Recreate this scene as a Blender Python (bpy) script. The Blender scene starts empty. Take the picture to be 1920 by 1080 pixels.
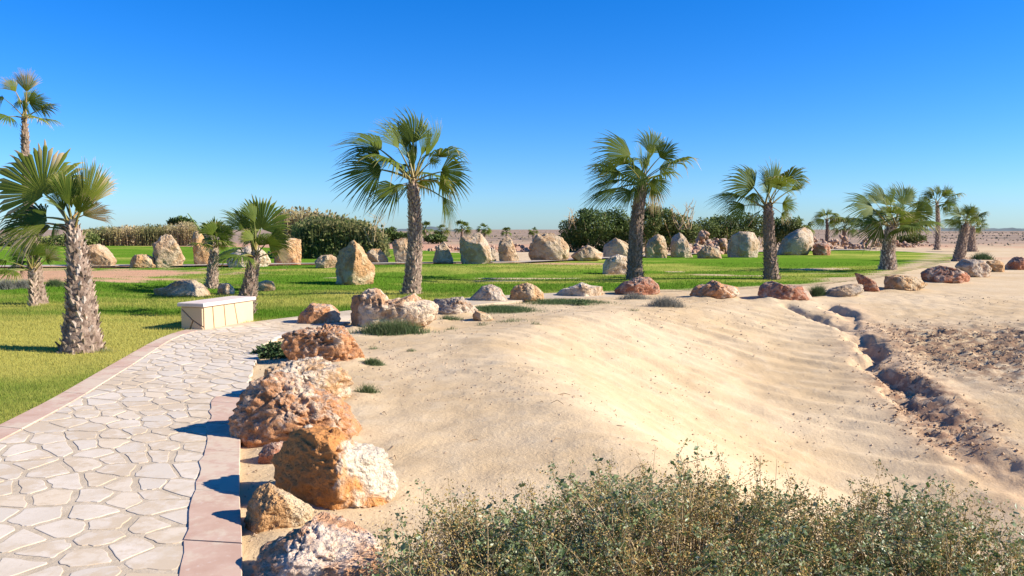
import bpy, math, random
import numpy as np
from mathutils import Vector, Matrix

# ------------------------------------------------------------------ camera, sky, sun, exposure
SC = bpy.context.scene
COL = SC.collection
CAMH = 1.8
FPX = 1493.3            # focal length in photo pixels (28 mm on 36 mm, 1920 px)
PITCH = math.atan2(110.0, FPX)

cam_d = bpy.data.cameras.new('camera')
cam_d.lens = 28.0
cam_d.sensor_width = 36.0
cam_d.clip_start = 0.1
cam_d.clip_end = 9000.0
cam = bpy.data.objects.new('camera', cam_d)
COL.objects.link(cam)
cam.location = (0, 0, CAMH)
cam.rotation_euler = (math.pi / 2 - PITCH, 0, 0)
SC.camera = cam

SUN_AZ = math.radians(-7.0)      # measured from +X towards +Y
SUN_EL = math.radians(31.0)
world = bpy.data.worlds.new('World')
SC.world = world
world.use_nodes = True
wn = world.node_tree.nodes
wl = world.node_tree.links
bg = wn['Background']
sky = wn.new('ShaderNodeTexSky')
sky.sky_type = 'NISHITA'
sky.sun_disc = False
sky.sun_elevation = SUN_EL
sky.sun_rotation = math.pi / 2 - SUN_AZ
sky.altitude = 0.0
sky.air_density = 1.0
sky.dust_density = 0.2
sky.ozone_density = 6.0
hs = wn.new('ShaderNodeHueSaturation')
hs.inputs['Saturation'].default_value = 1.32
hs.inputs['Value'].default_value = 1.0
wl.new(sky.outputs['Color'], hs.inputs['Color'])
tint = wn.new('ShaderNodeMix')                 # one even colour balance for the whole sky
tint.data_type = 'RGBA'
tint.blend_type = 'MULTIPLY'
tint.inputs[0].default_value = 1.0
tint.inputs[7].default_value = (0.55, 0.73, 1.0, 1.0)
wl.new(hs.outputs['Color'], tint.inputs[6])
wl.new(tint.outputs[2], bg.inputs['Color'])
bg.inputs['Strength'].default_value = 0.088

sun_d = bpy.data.lights.new('sun', 'SUN')
sun_d.energy = 4.4
sun_d.angle = math.radians(0.53)
sun_d.color = (1.0, 0.93, 0.83)
sun = bpy.data.objects.new('sun', sun_d)
COL.objects.link(sun)
SD = Vector((math.cos(SUN_AZ) * math.cos(SUN_EL), math.sin(SUN_AZ) * math.cos(SUN_EL), math.sin(SUN_EL)))
sun.rotation_euler = SD.to_track_quat('Z', 'Y').to_euler()
sun.location = SD * 50

vs = SC.view_settings
vs.view_transform = 'Standard'
vs.look = 'None'
vs.exposure = 1.13
vs.gamma = 1.0
vs.use_curve_mapping = False

random.seed(7)
RNG = np.random.default_rng(7)

# ------------------------------------------------------------------ numpy noise
def _hash(ix, iy, iz, seed):
    h = (ix.astype(np.int64) * 374761393 + iy.astype(np.int64) * 668265263 + iz.astype(np.int64) * 1274126177 + seed * 974634541) & 0xFFFFFFFF
    h = ((h ^ (h >> 13)) * 1274126177) & 0xFFFFFFFF
    h = ((h ^ (h >> 16)) * 2246822519) & 0xFFFFFFFF
    h = h ^ (h >> 15)
    return (h & 0xFFFFFF) / float(0xFFFFFF)

def vnoise(p, seed=0):
    p = np.asarray(p, float)
    i = np.floor(p)
    f = p - i
    u = f * f * f * (f * (f * 6 - 15) + 10)
    i = i.astype(np.int64)
    r = 0
    for dx in (0, 1):
        wx = u[:, 0] if dx else 1 - u[:, 0]
        for dy in (0, 1):
            wy = u[:, 1] if dy else 1 - u[:, 1]
            for dz in (0, 1):
                wz = u[:, 2] if dz else 1 - u[:, 2]
                r = r + wx * wy * wz * _hash(i[:, 0] + dx, i[:, 1] + dy, i[:, 2] + dz, seed)
    return r * 2 - 1

def fbm(p, seed=0, oct=4, gain=0.5):
    a, r, s = 1.0, 0, 0
    p = np.asarray(p, float)
    for k in range(oct):
        r = r + a * vnoise(p, seed + k * 17)
        s += a
        a *= gain
        p = p * 2.03 + 11.3
    return r / s

def ridged(p, seed=0, oct=3):
    a, r, s = 1.0, 0, 0
    p = np.asarray(p, float)
    for k in range(oct):
        r = r + a * (1 - 2 * np.abs(vnoise(p, seed + k * 13)))
        s += a
        a *= 0.5
        p = p * 2.1 + 5.7
    return r / s

def p3(x, y, z=0.0):
    x = np.asarray(x, float)
    return np.stack([x, np.broadcast_to(np.asarray(y, float), x.shape), np.broadcast_to(np.asarray(z, float), x.shape)], -1)

def sstep(a, b, x):
    t = np.clip((x - a) / (b - a), 0, 1)
    return t * t * (3 - 2 * t)

# ------------------------------------------------------------------ photo pixel <-> place
CP, SP = math.cos(PITCH), math.sin(PITCH)
def ray(px, py):
    a, b = px - 960.0, 540.0 - py
    return np.array([a, FPX * CP + b * SP, -FPX * SP + b * CP])

def at(px, py, d):
    r = ray(px, py)
    r = r * (d / r[1])
    return np.array([r[0], r[1], r[2] + CAMH])

# ------------------------------------------------------------------ layout of path, lawn, terrain
R_EDGE = np.array([(1.2, -8), (0.3, -2), (-0.6, 1.5), (-1.43, 4.1), (-1.99, 5.7), (-2.87, 8.4), (-3.6, 11), (-3.95, 12.8), (-3.75, 14.2), (-2.9, 16), (-1.4, 18.3), (0.5, 20.4), (3, 21.5), (7, 22.8), (11, 24.8), (16, 30), (24, 41), (33, 55), (48, 80), (90, 140)], float)
L_EDGE = np.array([(-3.3, -8), (-3.8, -2), (-4.2, 1.5), (-4.4, 4.1), (-4.5, 5.7), (-4.8, 8), (-5.26, 10.3), (-5.79, 13.1), (-5.75, 14.4), (-5.1, 15.4), (-4.4, 16.5), (-2.7, 19), (-0.9, 21.2), (1.6, 22.8), (6, 24.3), (10, 26.6), (14, 31), (21.5, 42), (30, 56), (44, 81), (85, 141)], float)
BACK = np.array([(-120, 30), (-60, 35), (-26, 38.5), (-12, 40), (0, 42), (4, 47), (10, 54), (17, 62), (24, 67), (31, 69)], float)
GUL = np.array([(8.5, 21.0), (8.2, 19.5), (7.7, 17.4), (7.0, 15.0), (6.7, 13.7), (6.5, 12.2), (6.25, 10.8), (6.3, 9.6), (6.2, 8.4), (6.5, 6), (7, 0), (7, -10)], float)
RILL = np.array([(7.0, 20.2), (7.15, 19.3), (7.3, 18.3), (7.45, 17.6)], float)
LAWN_POLY = np.concatenate([L_EDGE[L_EDGE[:, 1] < 57], [(31.5, 60)], BACK[::-1], [(-120, -8)]])
LAWN2_POLY = np.array([(-120, 33), (-60, 37.5), (-26, 41), (-12, 42.5), (-1, 44.5), (-4, 60), (-10, 72), (-40, 84), (-120, 84)], float)

def pdist(P, poly):
    """distance, signed side (+ right of the direction of travel) to a polyline"""
    best = np.full(len(P), 1e9)
    side = np.zeros(len(P))
    for a, b in zip(poly[:-1], poly[1:]):
        ab = b - a
        t = np.clip(((P - a) @ ab) / (ab @ ab), 0, 1)
        q = P - (a + t[:, None] * ab)
        d = np.hypot(q[:, 0], q[:, 1])
        c = ab[1] * (P[:, 0] - a[0]) - ab[0] * (P[:, 1] - a[1])
        m = d < best
        best[m] = d[m]
        side[m] = np.sign(c[m])
    return best, side

def inpoly(P, poly):
    ins = np.zeros(len(P), bool)
    n = len(poly)
    for i in range(n):
        x1, y1 = poly[i]
        x2, y2 = poly[(i + 1) % n]
        c = ((y1 > P[:, 1]) != (y2 > P[:, 1]))
        with np.errstate(divide='ignore', invalid='ignore'):
            xi = (x2 - x1) * (P[:, 1] - y1) / (y2 - y1 if y2 != y1 else 1e-9) + x1
        ins ^= c & (P[:, 0] < xi)
    return ins

ZFY = np.array([-8, 0, 6, 9.5, 11.5, 13.7, 17, 20, 21.5])
ZFV = np.array([-2.0, -1.9, -1.65, -1.3, -1.0, -0.72, -0.38, -0.08, 0.0])

def terrain(x, y):
    x = np.atleast_1d(np.asarray(x, float)); y = np.atleast_1d(np.asarray(y, float))
    P = np.stack([x, y], -1)
    e, es = pdist(P, R_EDGE)
    g, gs = pdist(P, GUL)          # GUL travels towards the camera, so + is its left hand: flip
    right_of_gully = gs < 0
    zf = np.interp(y, ZFY, ZFV)
    t = e / (e + g + 1e-6)
    S = 1.14 * sstep(0.33, 0.80, t) - 0.14 * sstep(0.82, 1.0, t)
    hl = zf * S + 0.10 * np.exp(-((t - 0.36) / 0.12) ** 2) * sstep(20, 16, y) * sstep(4, 7, y)
    hr = zf * (1 - sstep(0, 7.0, g)) + 0.10 * sstep(0, 0.35, g) * sstep(-0.4, -1.0, zf)
    h = np.where(right_of_gully, hr, hl)
    h = np.where(es > 0, h, 0.0)
    # lawn undulation, fading near the path
    le, ls = pdist(P, L_EDGE)
    und = 0.13 * vnoise(p3(x * 0.12, y * 0.16), 3) + 0.05 * vnoise(p3(x * 0.4, y * 0.5), 4)
    h = h + np.where(ls < 0, und * sstep(0.5, 4, le) * (1 - sstep(34, 46, y)), 0)
    far = sstep(60, 140, y)
    h = h + far * (0.35 * vnoise(p3(x * 0.02, y * 0.02), 9) + 0.15)
    return h - 0.06

def gz(x, y):
    return float(terrain(x, y)[0])

_DS = np.concatenate([np.linspace(2, 60, 3000), np.geomspace(60.1, 600, 600)])
def hit(px, py):
    r = ray(px, py)
    x = r[0] / r[1] * _DS
    z = CAMH + r[2] / r[1] * _DS
    g = terrain(x, _DS)
    k = np.argmax(z <= g)
    if z[k] > g[k]:
        k = len(_DS) - 1
    return np.array([x[k], _DS[k], g[k]])

# ------------------------------------------------------------------ mesh + object helpers
def build_mesh(name, V, F, attrs=None, smooth=True, fattr=None):
    V = np.asarray(V, np.float32)
    me = bpy.data.meshes.new(name)
    groups = F if isinstance(F, list) else [F]
    groups = [np.asarray(f, np.int32) for f in groups if len(f)]
    me.vertices.add(len(V))
    me.vertices.foreach_set('co', V.ravel())
    nl = sum(f.size for f in groups)
    npoly = sum(len(f) for f in groups)
    me.loops.add(nl)
    me.loops.foreach_set('vertex_index', np.concatenate([f.ravel() for f in groups]))
    me.polygons.add(npoly)
    starts, off = [], 0
    for f in groups:
        starts.append(off + np.arange(len(f)) * f.shape[1])
        off += f.size
    me.polygons.foreach_set('loop_start', np.concatenate(starts).astype(np.int32))
    me.update(calc_edges=True)
    me.validate()
    me.polygons.foreach_set('use_smooth', np.full(len(me.polygons), bool(smooth)))
    if attrs:
        for k, v in attrs.items():
            a = me.attributes.new(k, 'FLOAT', 'POINT')
            a.data.foreach_set('value', np.asarray(v, np.float32))
    return me

def obj(name, me, mat=None, parent=None, loc=None):
    o = bpy.data.objects.new(name, me)
    COL.objects.link(o)
    if mat is not None and me is not None and len(me.materials) == 0:
        me.materials.append(mat)
    if parent is not None:
        o.parent = parent
    if loc is not None:
        o.location = loc
    return o

def tag(o, label=None, cat=None, group=None, kind=None):
    if label: o['label'] = label
    if cat: o['category'] = cat
    if group: o['group'] = group
    if kind: o['kind'] = kind
    return o

def empty(name, loc, label=None, cat=None, group=None):
    o = bpy.data.objects.new(name, None)
    COL.objects.link(o)
    o.location = loc
    o.empty_display_size = 0.2
    return tag(o, label, cat, group)

def copy_tree(o, parent=None):
    c = o.copy()
    COL.objects.link(c)
    c.parent = parent
    for ch in list(o.children):
        copy_tree(ch, c)
    return c

class Acc:
    def __init__(self):
        self.v, self.q, self.t, self.a, self.n = [], [], [], [], 0
    def add(self, V, quads=None, tris=None, a=0.0):
        V = np.asarray(V, float)
        if quads is not None and len(quads): self.q.append(np.asarray(quads) + self.n)
        if tris is not None and len(tris): self.t.append(np.asarray(tris) + self.n)
        self.v.append(V)
        self.a.append(np.broadcast_to(np.asarray(a, float), (len(V),)))
        self.n += len(V)
    def mesh(self, name, smooth=True, origin=(0, 0, 0)):
        V = np.concatenate(self.v) - np.asarray(origin)
        F = []
        if self.q: F.append(np.concatenate(self.q))
        if self.t: F.append(np.concatenate(self.t))
        return build_mesh(name, V, F, {'tone': np.concatenate(self.a)}, smooth)

def tube(pts, rad, k=6):
    pts = np.asarray(pts, float)
    n = len(pts)
    rad = np.broadcast_to(np.asarray(rad, float), (n,))
    T = np.gradient(pts, axis=0)
    T /= np.linalg.norm(T, axis=1)[:, None] + 1e-9
    ref = np.array([0.13, 0.9, 0.2])
    A = np.cross(T, ref); A /= np.linalg.norm(A, axis=1)[:, None] + 1e-9
    B = np.cross(T, A)
    an = np.arange(k) * 2 * math.pi / k
    V = pts[:, None, :] + rad[:, None, None] * (np.cos(an)[None, :, None] * A[:, None, :] + np.sin(an)[None, :, None] * B[:, None, :])
    Q = []
    for i in range(n - 1):
        for j in range(k):
            j2 = (j + 1) % k
            Q.append((i * k + j, i * k + j2, (i + 1) * k + j2, (i + 1) * k + j))
    return V.reshape(-1, 3), Q

# ------------------------------------------------------------------ material helpers
class NT:
    def __init__(self, name, rough=0.9, spec=0.2):
        self.m = bpy.data.materials.new(name)
        self.m.use_nodes = True
        self.n = self.m.node_tree.nodes
        self.l = self.m.node_tree.links
        self.b = self.n['Principled BSDF']
        self.b.inputs['Roughness'].default_value = rough
        self.b.inputs['Specular IOR Level'].default_value = spec
        self.out = self.n['Material Output']
    def node(self, t, **kw):
        nd = self.n.new(t)
        for k, v in kw.items():
            setattr(nd, k, v)
        return nd
    def link(self, a, b):
        self.l.new(a, b)
    def pos(self):
        return self.node('ShaderNodeNewGeometry').outputs['Position']
    def objco(self):
        return self.node('ShaderNodeTexCoord').outputs['Object']
    def mapping(self, vec, scale=(1, 1, 1), rot=(0, 0, 0), loc=None):
        m = self.node('ShaderNodeMapping')
        m.inputs['Scale'].default_value = scale
        m.inputs['Rotation'].default_value = rot
        if loc is not None: m.inputs['Location'].default_value = loc
        self.link(vec, m.inputs['Vector'])
        return m.outputs['Vector']
    def noise(self, vec, scale, detail=4, rough=0.55, dist=0.0):
        n = self.node('ShaderNodeTexNoise')
        n.inputs['Scale'].default_value = scale
        n.inputs['Detail'].default_value = detail
        n.inputs['Roughness'].default_value = rough
        n.inputs['Distortion'].default_value = dist
        self.link(vec, n.inputs['Vector'])
        return n.outputs['Fac']
    def voro(self, vec, scale, feature='F1', out='Distance', rnd=1.0):
        n = self.node('ShaderNodeTexVoronoi')
        n.feature = feature
        n.inputs['Scale'].default_value = scale
        n.inputs['Randomness'].default_value = rnd
        self.link(vec, n.inputs['Vector'])
        return n.outputs[out]
    def ramp(self, fac, a, b):
        n = self.node('ShaderNodeMapRange')
        n.interpolation_type = 'SMOOTHSTEP'
        n.inputs['From Min'].default_value = a
        n.inputs['From Max'].default_value = b
        self.link(fac, n.inputs['Value'])
        return n.outputs['Result']
    def math(self, op, a, b=None):
        n = self.node('ShaderNodeMath', operation=op)
        for i, v in enumerate((a, b)):
            if v is None: continue
            if isinstance(v, (int, float)): n.inputs[i].default_value = v
            else: self.link(v, n.inputs[i])
        return n.outputs[0]
    def mix(self, fac, a, b, mode='MIX'):
        n = self.node('ShaderNodeMix', data_type='RGBA', blend_type=mode)
        for s, v in ((n.inputs[0], fac), (n.inputs[6], a), (n.inputs[7], b)):
            if isinstance(v, (int, float)): s.default_value = v
            elif isinstance(v, tuple): s.default_value = (*v, 1) if len(v) == 3 else v
            else: self.link(v, s)
        return n.outputs[2]
    def attr(self, name):
        n = self.node('ShaderNodeAttribute')
        n.attribute_name = name
        return n.outputs['Fac']
    def rand(self):
        return self.node('ShaderNodeObjectInfo').outputs['Random']
    def color(self, c):
        self.link(c, self.b.inputs['Base Color'])
    def bump(self, h, strength=0.5, dist=0.02, prev=None):
        n = self.node('ShaderNodeBump')
        n.inputs['Strength'].default_value = strength
        n.inputs['Distance'].default_value = dist
        self.link(h, n.inputs['Height'])
        if prev is not None: self.link(prev, n.inputs['Normal'])
        return n.outputs['Normal']
    def normal(self, n):
        self.link(n, self.b.inputs['Normal'])

def mat_ground():
    t = NT('sandy_ground', 0.95, 0.1)
    p = t.pos()
    n1 = t.noise(p, 0.35, 5, 0.6)
    n2 = t.noise(p, 3.0, 6, 0.65)
    n3 = t.noise(p, 28.0, 4, 0.7)
    c = t.mix(t.ramp(n1, 0.35, 0.65), (0.51, 0.365, 0.20), (0.57, 0.43, 0.26))
    c = t.mix(t.math('MULTIPLY', t.ramp(n2, 0.45, 0.75), 0.55), c, (0.60, 0.475, 0.305))
    c = t.mix(t.math('MULTIPLY', t.ramp(n3, 0.60, 0.78), 0.45), c, (0.36, 0.245, 0.15))
    vo = t.voro(p, 9.0)
    c = t.mix(t.math('MULTIPLY', t.ramp(vo, 0.10, 0.05), t.ramp(t.noise(p, 0.8, 2), 0.50, 0.62)), c, (0.27, 0.19, 0.12))
    br = t.math('MULTIPLY', t.attr('brown'), t.ramp(t.noise(p, 4.5, 6, 0.7), 0.40, 0.56))
    c = t.mix(br, c, (0.27, 0.165, 0.095))
    c = t.mix(t.attr('red'), c, t.mix(n2, (0.50, 0.235, 0.125), (0.58, 0.33, 0.20)))
    # the open plain far behind: pink-brown stony soil with scrub
    sp = t.mapping(p, (0.02, 0.05, 0.05))
    pl = t.noise(sp, 1.0, 6, 0.65)
    pc = t.mix(t.ramp(pl, 0.35, 0.62), (0.42, 0.285, 0.19), (0.25, 0.18, 0.125))
    pc = t.mix(t.math('MULTIPLY', t.ramp(t.noise(t.mapping(p, (0.25, 0.12, 0.2)), 1.0, 5, 0.7), 0.46, 0.60), 0.8), pc, (0.19, 0.15, 0.10))
    c = t.mix(t.attr('plain'), c, pc)
    t.color(c)
    st = t.noise(t.mapping(p, (7, 1.1, 3), (0, 0, math.radians(-52))), 1.0, 4, 0.6)
    nb = t.bump(st, 0.12, 0.04)
    nb = t.bump(n2, 0.45, 0.06, nb)
    nb = t.bump(n3, 0.6, 0.012, nb)
    nb = t.bump(t.noise(p, 120, 3, 0.6), 0.5, 0.004, nb)
    t.normal(nb)
    return t.m

def mat_lawn():
    t = NT('lawn_turf', 0.95, 0.0)
    p = t.pos()
    tone = t.attr('tone')
    n = t.noise(p, 30, 4, 0.7)
    n2 = t.noise(t.mapping(p, (1.0, 1.0, 1.0)), 2.2, 5, 0.65)
    c = t.mix(tone, (0.11, 0.215, 0.018), (0.44, 0.40, 0.09))
    c = t.mix(t.math('MULTIPLY', t.ramp(n2, 0.5, 0.75), 0.45), c, (0.15, 0.20, 0.035))
    c = t.mix(t.math('MULTIPLY', t.ramp(n, 0.5, 0.8), 0.5), c, (0.06, 0.10, 0.008))
    soil = t.mix(t.attr('red'), (0.50, 0.37, 0.22), t.mix(n2, (0.46, 0.235, 0.125), (0.56, 0.36, 0.215)))
    c = t.mix(t.attr('bare'), c, soil)
    t.color(c)
    nb = t.bump(n2, 0.3, 0.05)
    t.normal(t.bump(n, 0.8, 0.03, nb))
    return t.m

def leafy(name, cols, rough=0.5, spec=0.35, transl=0.3, attr='tone', vary=0.25, nscale=3.0):
    """two/three-colour foliage driven by the 'tone' attribute, with light passing through"""
    t = NT(name, rough, spec)
    f = t.attr(attr)
    p = t.pos()
    if len(cols) == 2:
        c = t.mix(f, cols[0], cols[1])
    else:
        c = t.mix(t.ramp(f, 0.0, 0.5), cols[0], cols[1])
        c = t.mix(t.ramp(f, 0.5, 1.0), c, cols[2])
    n = t.noise(p, nscale, 3)
    c = t.mix(t.math('MULTIPLY', n, vary), c, (0.02, 0.03, 0.01))
    t.color(c)
    tr = t.node('ShaderNodeBsdfTranslucent')
    br = t.mix(0.25, c, (0.5, 0.6, 0.1), 'ADD') if False else c
    t.link(br, tr.inputs['Color'])
    mx = t.node('ShaderNodeMixShader')
    mx.inputs[0].default_value = transl
    t.link(t.b.outputs[0], mx.inputs[1])
    t.link(tr.outputs[0], mx.inputs[2])
    t.link(mx.outputs[0], t.out.inputs['Surface'])
    return t.m

def mat_rock(name, cream, orange, amount=0.5, dark=(0.16, 0.13, 0.115), lichen=0.4, scale=1.0, pit=0.6, split=None, split_amt=1.0):
    """limestone: pale body, rusty iron stains, grey lichen crust on the weathered top, pitted relief"""
    t = NT(name, 0.9, 0.15)
    o = t.objco()
    off = t.node('ShaderNodeCombineXYZ')
    r = t.rand()
    t.link(t.math('MULTIPLY', r, 37.0), off.inputs[0])
    t.link(t.math('MULTIPLY', r, 91.0), off.inputs[1])
    va = t.node('ShaderNodeVectorMath', operation='ADD')
    t.link(o, va.inputs[0]); t.link(off.outputs[0], va.inputs[1])
    p = va.outputs[0]
    n1 = t.noise(p, 1.6 * scale, 5, 0.6, 0.6)
    n2 = t.noise(p, 7.0 * scale, 5, 0.65, 0.3)
    n3 = t.noise(p, 30.0 * scale, 4, 0.7)
    a = 0.68 - 0.42 * amount
    c = t.mix(t.ramp(n1, a - 0.07, a + 0.09), cream, orange)
    c = t.mix(t.math('MULTIPLY', t.ramp(n2, 0.52, 0.72), 0.6), c, tuple(min(1, v * 1.35 + 0.03) for v in cream))
    if split is not None:
        # one broken face shows the rusty inside of the stone; the rest keeps its pale weathered skin
        sx = t.node('ShaderNodeSeparateXYZ'); t.link(o, sx.inputs[0])
        e = t.math('ADD', t.math('ADD', t.math('MULTIPLY', sx.outputs[0], split[0]), t.math('MULTIPLY', sx.outputs[1], split[1])), t.math('MULTIPLY', sx.outputs[2], split[2]))
        e = t.math('ADD', e, t.math('MULTIPLY', t.math('SUBTRACT', n2, 0.5), 0.22))
        m = t.math('MULTIPLY', t.ramp(e, split[3] - 0.025, split[3] + 0.025), split_amt)
        oc = t.mix(t.ramp(n1, 0.35, 0.65), orange, tuple(v * 0.8 for v in orange))
        oc = t.mix(t.math('MULTIPLY', t.ramp(n2, 0.62, 0.75), 0.3), oc, (0.55, 0.36, 0.22))
        c = t.mix(m, c, oc)
    c = t.mix(t.math('MULTIPLY', t.ramp(n3, 0.54, 0.70), 0.6), c, tuple(v * 0.5 for v in orange))
    st = t.ramp(t.noise(p, 3.3 * scale, 5, 0.7, 0.8), 0.60, 0.72)  # noise-placed dark spots, shade of pits and crevices put into the colour
    c = t.mix(t.math('MULTIPLY', st, 0.5), c, tuple(v * 0.42 for v in orange))
    gn = t.node('ShaderNodeNewGeometry')
    sz = t.node('ShaderNodeSeparateXYZ'); t.link(gn.outputs['Normal'], sz.inputs[0])
    up = t.ramp(sz.outputs[2], 0.25, 0.85)
    ln = t.ramp(t.noise(p, 5.0 * scale, 6, 0.75), 0.60 - 0.2 * lichen, 0.72 - 0.2 * lichen)
    c = t.mix(t.math('MULTIPLY', t.math('MULTIPLY', up, ln), 0.75), c, t.mix(t.ramp(n3, 0.4, 0.6), dark, (0.48, 0.40, 0.30)))
    t.color(c)
    v1 = t.voro(p, 9.0 * scale, 'SMOOTH_F1')
    nb = t.bump(n2, 0.9, 0.14 / scale)
    nb = t.bump(v1, pit, 0.05 / scale, nb)
    nb = t.bump(n3, 0.8, 0.025 / scale, nb)
    t.normal(nb)
    return t.m

def mat_plain(name, c1, c2, scale=8.0, rough=0.9, bump=0.4, dist=0.01, rnd=None, spec=0.2, speck=None):
    t = NT(name, rough, spec)
    p = t.pos()
    n = t.noise(p, scale, 5, 0.65)
    c = t.mix(t.ramp(n, 0.3, 0.7), c1, c2)
    if rnd is not None:
        r = t.rand()
        c = t.mix(t.ramp(r, 0.0, 0.45), rnd[0], c)
        c = t.mix(t.ramp(r, 0.72, 1.0), c, rnd[1])
    n3 = t.noise(p, scale * 6, 4, 0.7)
    if speck is not None:
        c = t.mix(t.math('MULTIPLY', t.ramp(n3, 0.58, 0.72), 0.6), c, speck)
    t.color(c)
    nb = t.bump(n, bump, dist)
    t.normal(t.bump(n3, bump, dist * 0.4, nb))
    return t.m

def dusty(m, scale, thr, col, amt):
    """blown sand lying in patches over a paved surface"""
    nt = m.node_tree
    b = nt.nodes['Principled BSDF']
    src = b.inputs['Base Color'].links[0].from_socket
    g = nt.nodes.new('ShaderNodeNewGeometry')
    outs = []
    for sc_, dt in ((scale, 5), (scale * 14, 4)):
        n = nt.nodes.new('ShaderNodeTexNoise')
        n.inputs['Scale'].default_value = sc_
        n.inputs['Detail'].default_value = dt
        n.inputs['Roughness'].default_value = 0.65
        nt.links.new(g.outputs['Position'], n.inputs['Vector'])
        outs.append(n.outputs['Fac'])
    ad = nt.nodes.new('ShaderNodeMath'); ad.operation = 'MULTIPLY_ADD'
    nt.links.new(outs[1], ad.inputs[0]); ad.inputs[1].default_value = 0.35
    nt.links.new(outs[0], ad.inputs[2])
    r = nt.nodes.new('ShaderNodeMapRange')
    r.interpolation_type = 'SMOOTHSTEP'
    r.inputs['From Min'].default_value = thr + 0.14
    r.inputs['From Max'].default_value = thr + 0.26
    r.inputs['To Max'].default_value = amt
    nt.links.new(ad.outputs[0], r.inputs['Value'])
    mx = nt.nodes.new('ShaderNodeMix'); mx.data_type = 'RGBA'
    nt.links.new(r.outputs[0], mx.inputs[0])
    nt.links.new(src, mx.inputs[6])
    mx.inputs[7].default_value = (*col, 1)
    nt.links.new(mx.outputs[2], b.inputs['Base Color'])
    return m

M = {}
M['ground'] = mat_ground()
M['lawn'] = mat_lawn()
M['grass'] = leafy('grass_blades', [(0.095, 0.205, 0.013), (0.52, 0.46, 0.11)], 0.8, 0.1, 0.45)
M['frond'] = leafy('palm_frond', [(0.052, 0.105, 0.011), (0.20, 0.23, 0.028), (0.64, 0.47, 0.26)], 0.55, 0.18, 0.34)
M['stalk'] = leafy('palm_stalk', [(0.14, 0.20, 0.04), (0.42, 0.24, 0.08)], 0.45, 0.4, 0.05)
M['reed'] = leafy('reed_blades', [(0.12, 0.155, 0.05), (0.40, 0.34, 0.15), (0.64, 0.48, 0.28)], 0.8, 0.1, 0.45, nscale=0.6, vary=0.1)
M['shrub'] = leafy('shrub_leaves', [(0.04, 0.075, 0.015), (0.10, 0.15, 0.03), (0.26, 0.26, 0.08)], 0.6, 0.25, 0.2, nscale=0.5)
M['salt'] = leafy('saltbush_leaves', [(0.075, 0.125, 0.03), (0.23, 0.28, 0.10), (0.52, 0.53, 0.32)], 0.42, 0.45, 0.3, nscale=9.0)
M['seed'] = leafy('dry_seed_heads', [(0.26, 0.155, 0.045), (0.48, 0.33, 0.11), (0.66, 0.50, 0.22)], 0.8, 0.1, 0.15, nscale=9.0)
M['twig'] = mat_plain('dry_twig', (0.34, 0.23, 0.11), (0.54, 0.41, 0.23), 20)
M['tuft'] = leafy('tuft_blades', [(0.06, 0.11, 0.035), (0.17, 0.22, 0.09), (0.42, 0.36, 0.20)], 0.7, 0.2, 0.25)
M['greybush'] = leafy('grey_shrub_leaves', [(0.17, 0.17, 0.13), (0.34, 0.32, 0.27)], 0.8, 0.1, 0.2)
M['trunk'] = mat_plain('palm_trunk', (0.12, 0.075, 0.05), (0.34, 0.245, 0.18), 14, 0.95, 0.9, 0.03, speck=(0.06, 0.04, 0.03))
M['boot'] = mat_plain('palm_leaf_base', (0.28, 0.185, 0.125), (0.54, 0.41, 0.30), 18, 0.9, 0.6, 0.01, rnd=((0.13, 0.09, 0.065), (0.46, 0.38, 0.31)), speck=(0.09, 0.06, 0.045))
M['flag'] = dusty(mat_plain('pale_flagstone', (0.55, 0.455, 0.335), (0.64, 0.545, 0.425), 4.0, 0.8, 0.25, 0.006, rnd=((0.55, 0.47, 0.365), (0.61, 0.49, 0.34)), speck=(0.44, 0.36, 0.26)), 0.9, 0.50, (0.50, 0.385, 0.25), 0.8)
M['mortar'] = mat_plain('sandy_mortar', (0.42, 0.335, 0.225), (0.52, 0.42, 0.295), 7.0, 0.95, 0.7, 0.012, speck=(0.25, 0.20, 0.14))
M['pink'] = dusty(mat_plain('pink_border_concrete', (0.45, 0.285, 0.20), (0.53, 0.37, 0.27), 3.0, 0.85, 0.3, 0.006, speck=(0.56, 0.45, 0.36)), 1.1, 0.50, (0.56, 0.45, 0.32), 0.8)
M['farpath'] = mat_plain('pale_concrete_path', (0.36, 0.30, 0.23), (0.45, 0.38, 0.295), 1.0)
M['benchtop'] = mat_plain('pale_pink_slab', (0.58, 0.46, 0.38), (0.66, 0.56, 0.47), 5.0, 0.7, 0.2, 0.004)
M['benchstone'] = mat_plain('cream_cladding_stone', (0.56, 0.44, 0.27), (0.63, 0.52, 0.35), 4.0, 0.8, 0.3, 0.006, rnd=((0.58, 0.42, 0.25), (0.62, 0.53, 0.38)))
M['joint'] = mat_plain('dark_joint', (0.20, 0.14, 0.09), (0.30, 0.22, 0.15), 20)
M['hill'] = mat_plain('haze_tinted_scrub_hill', (0.09, 0.12, 0.12), (0.15, 0.17, 0.16), 0.03, 0.95, 0.1)  # bluish tint in the colour stands in for distance haze
M['clod'] = mat_plain('earth_clods', (0.27, 0.165, 0.095), (0.50, 0.35, 0.21), 6.0, 0.95, 0.5, 0.01)
M['scrub'] = mat_plain('desert_scrub', (0.19, 0.15, 0.085), (0.33, 0.25, 0.15), 1.0)
M['litter'] = mat_plain('dry_litter', (0.20, 0.12, 0.065), (0.36, 0.24, 0.13), 9.0)
M['grit'] = mat_plain('loose_grit', (0.32, 0.215, 0.13), (0.58, 0.45, 0.31), 5.0, 0.95, 0.4, 0.01)
CREAM = (0.56, 0.46, 0.34)
M['rk_cream'] = mat_rock('cream_limestone', (0.52, 0.40, 0.255), (0.42, 0.265, 0.14), 0.45, lichen=0.4, scale=0.8)
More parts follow.
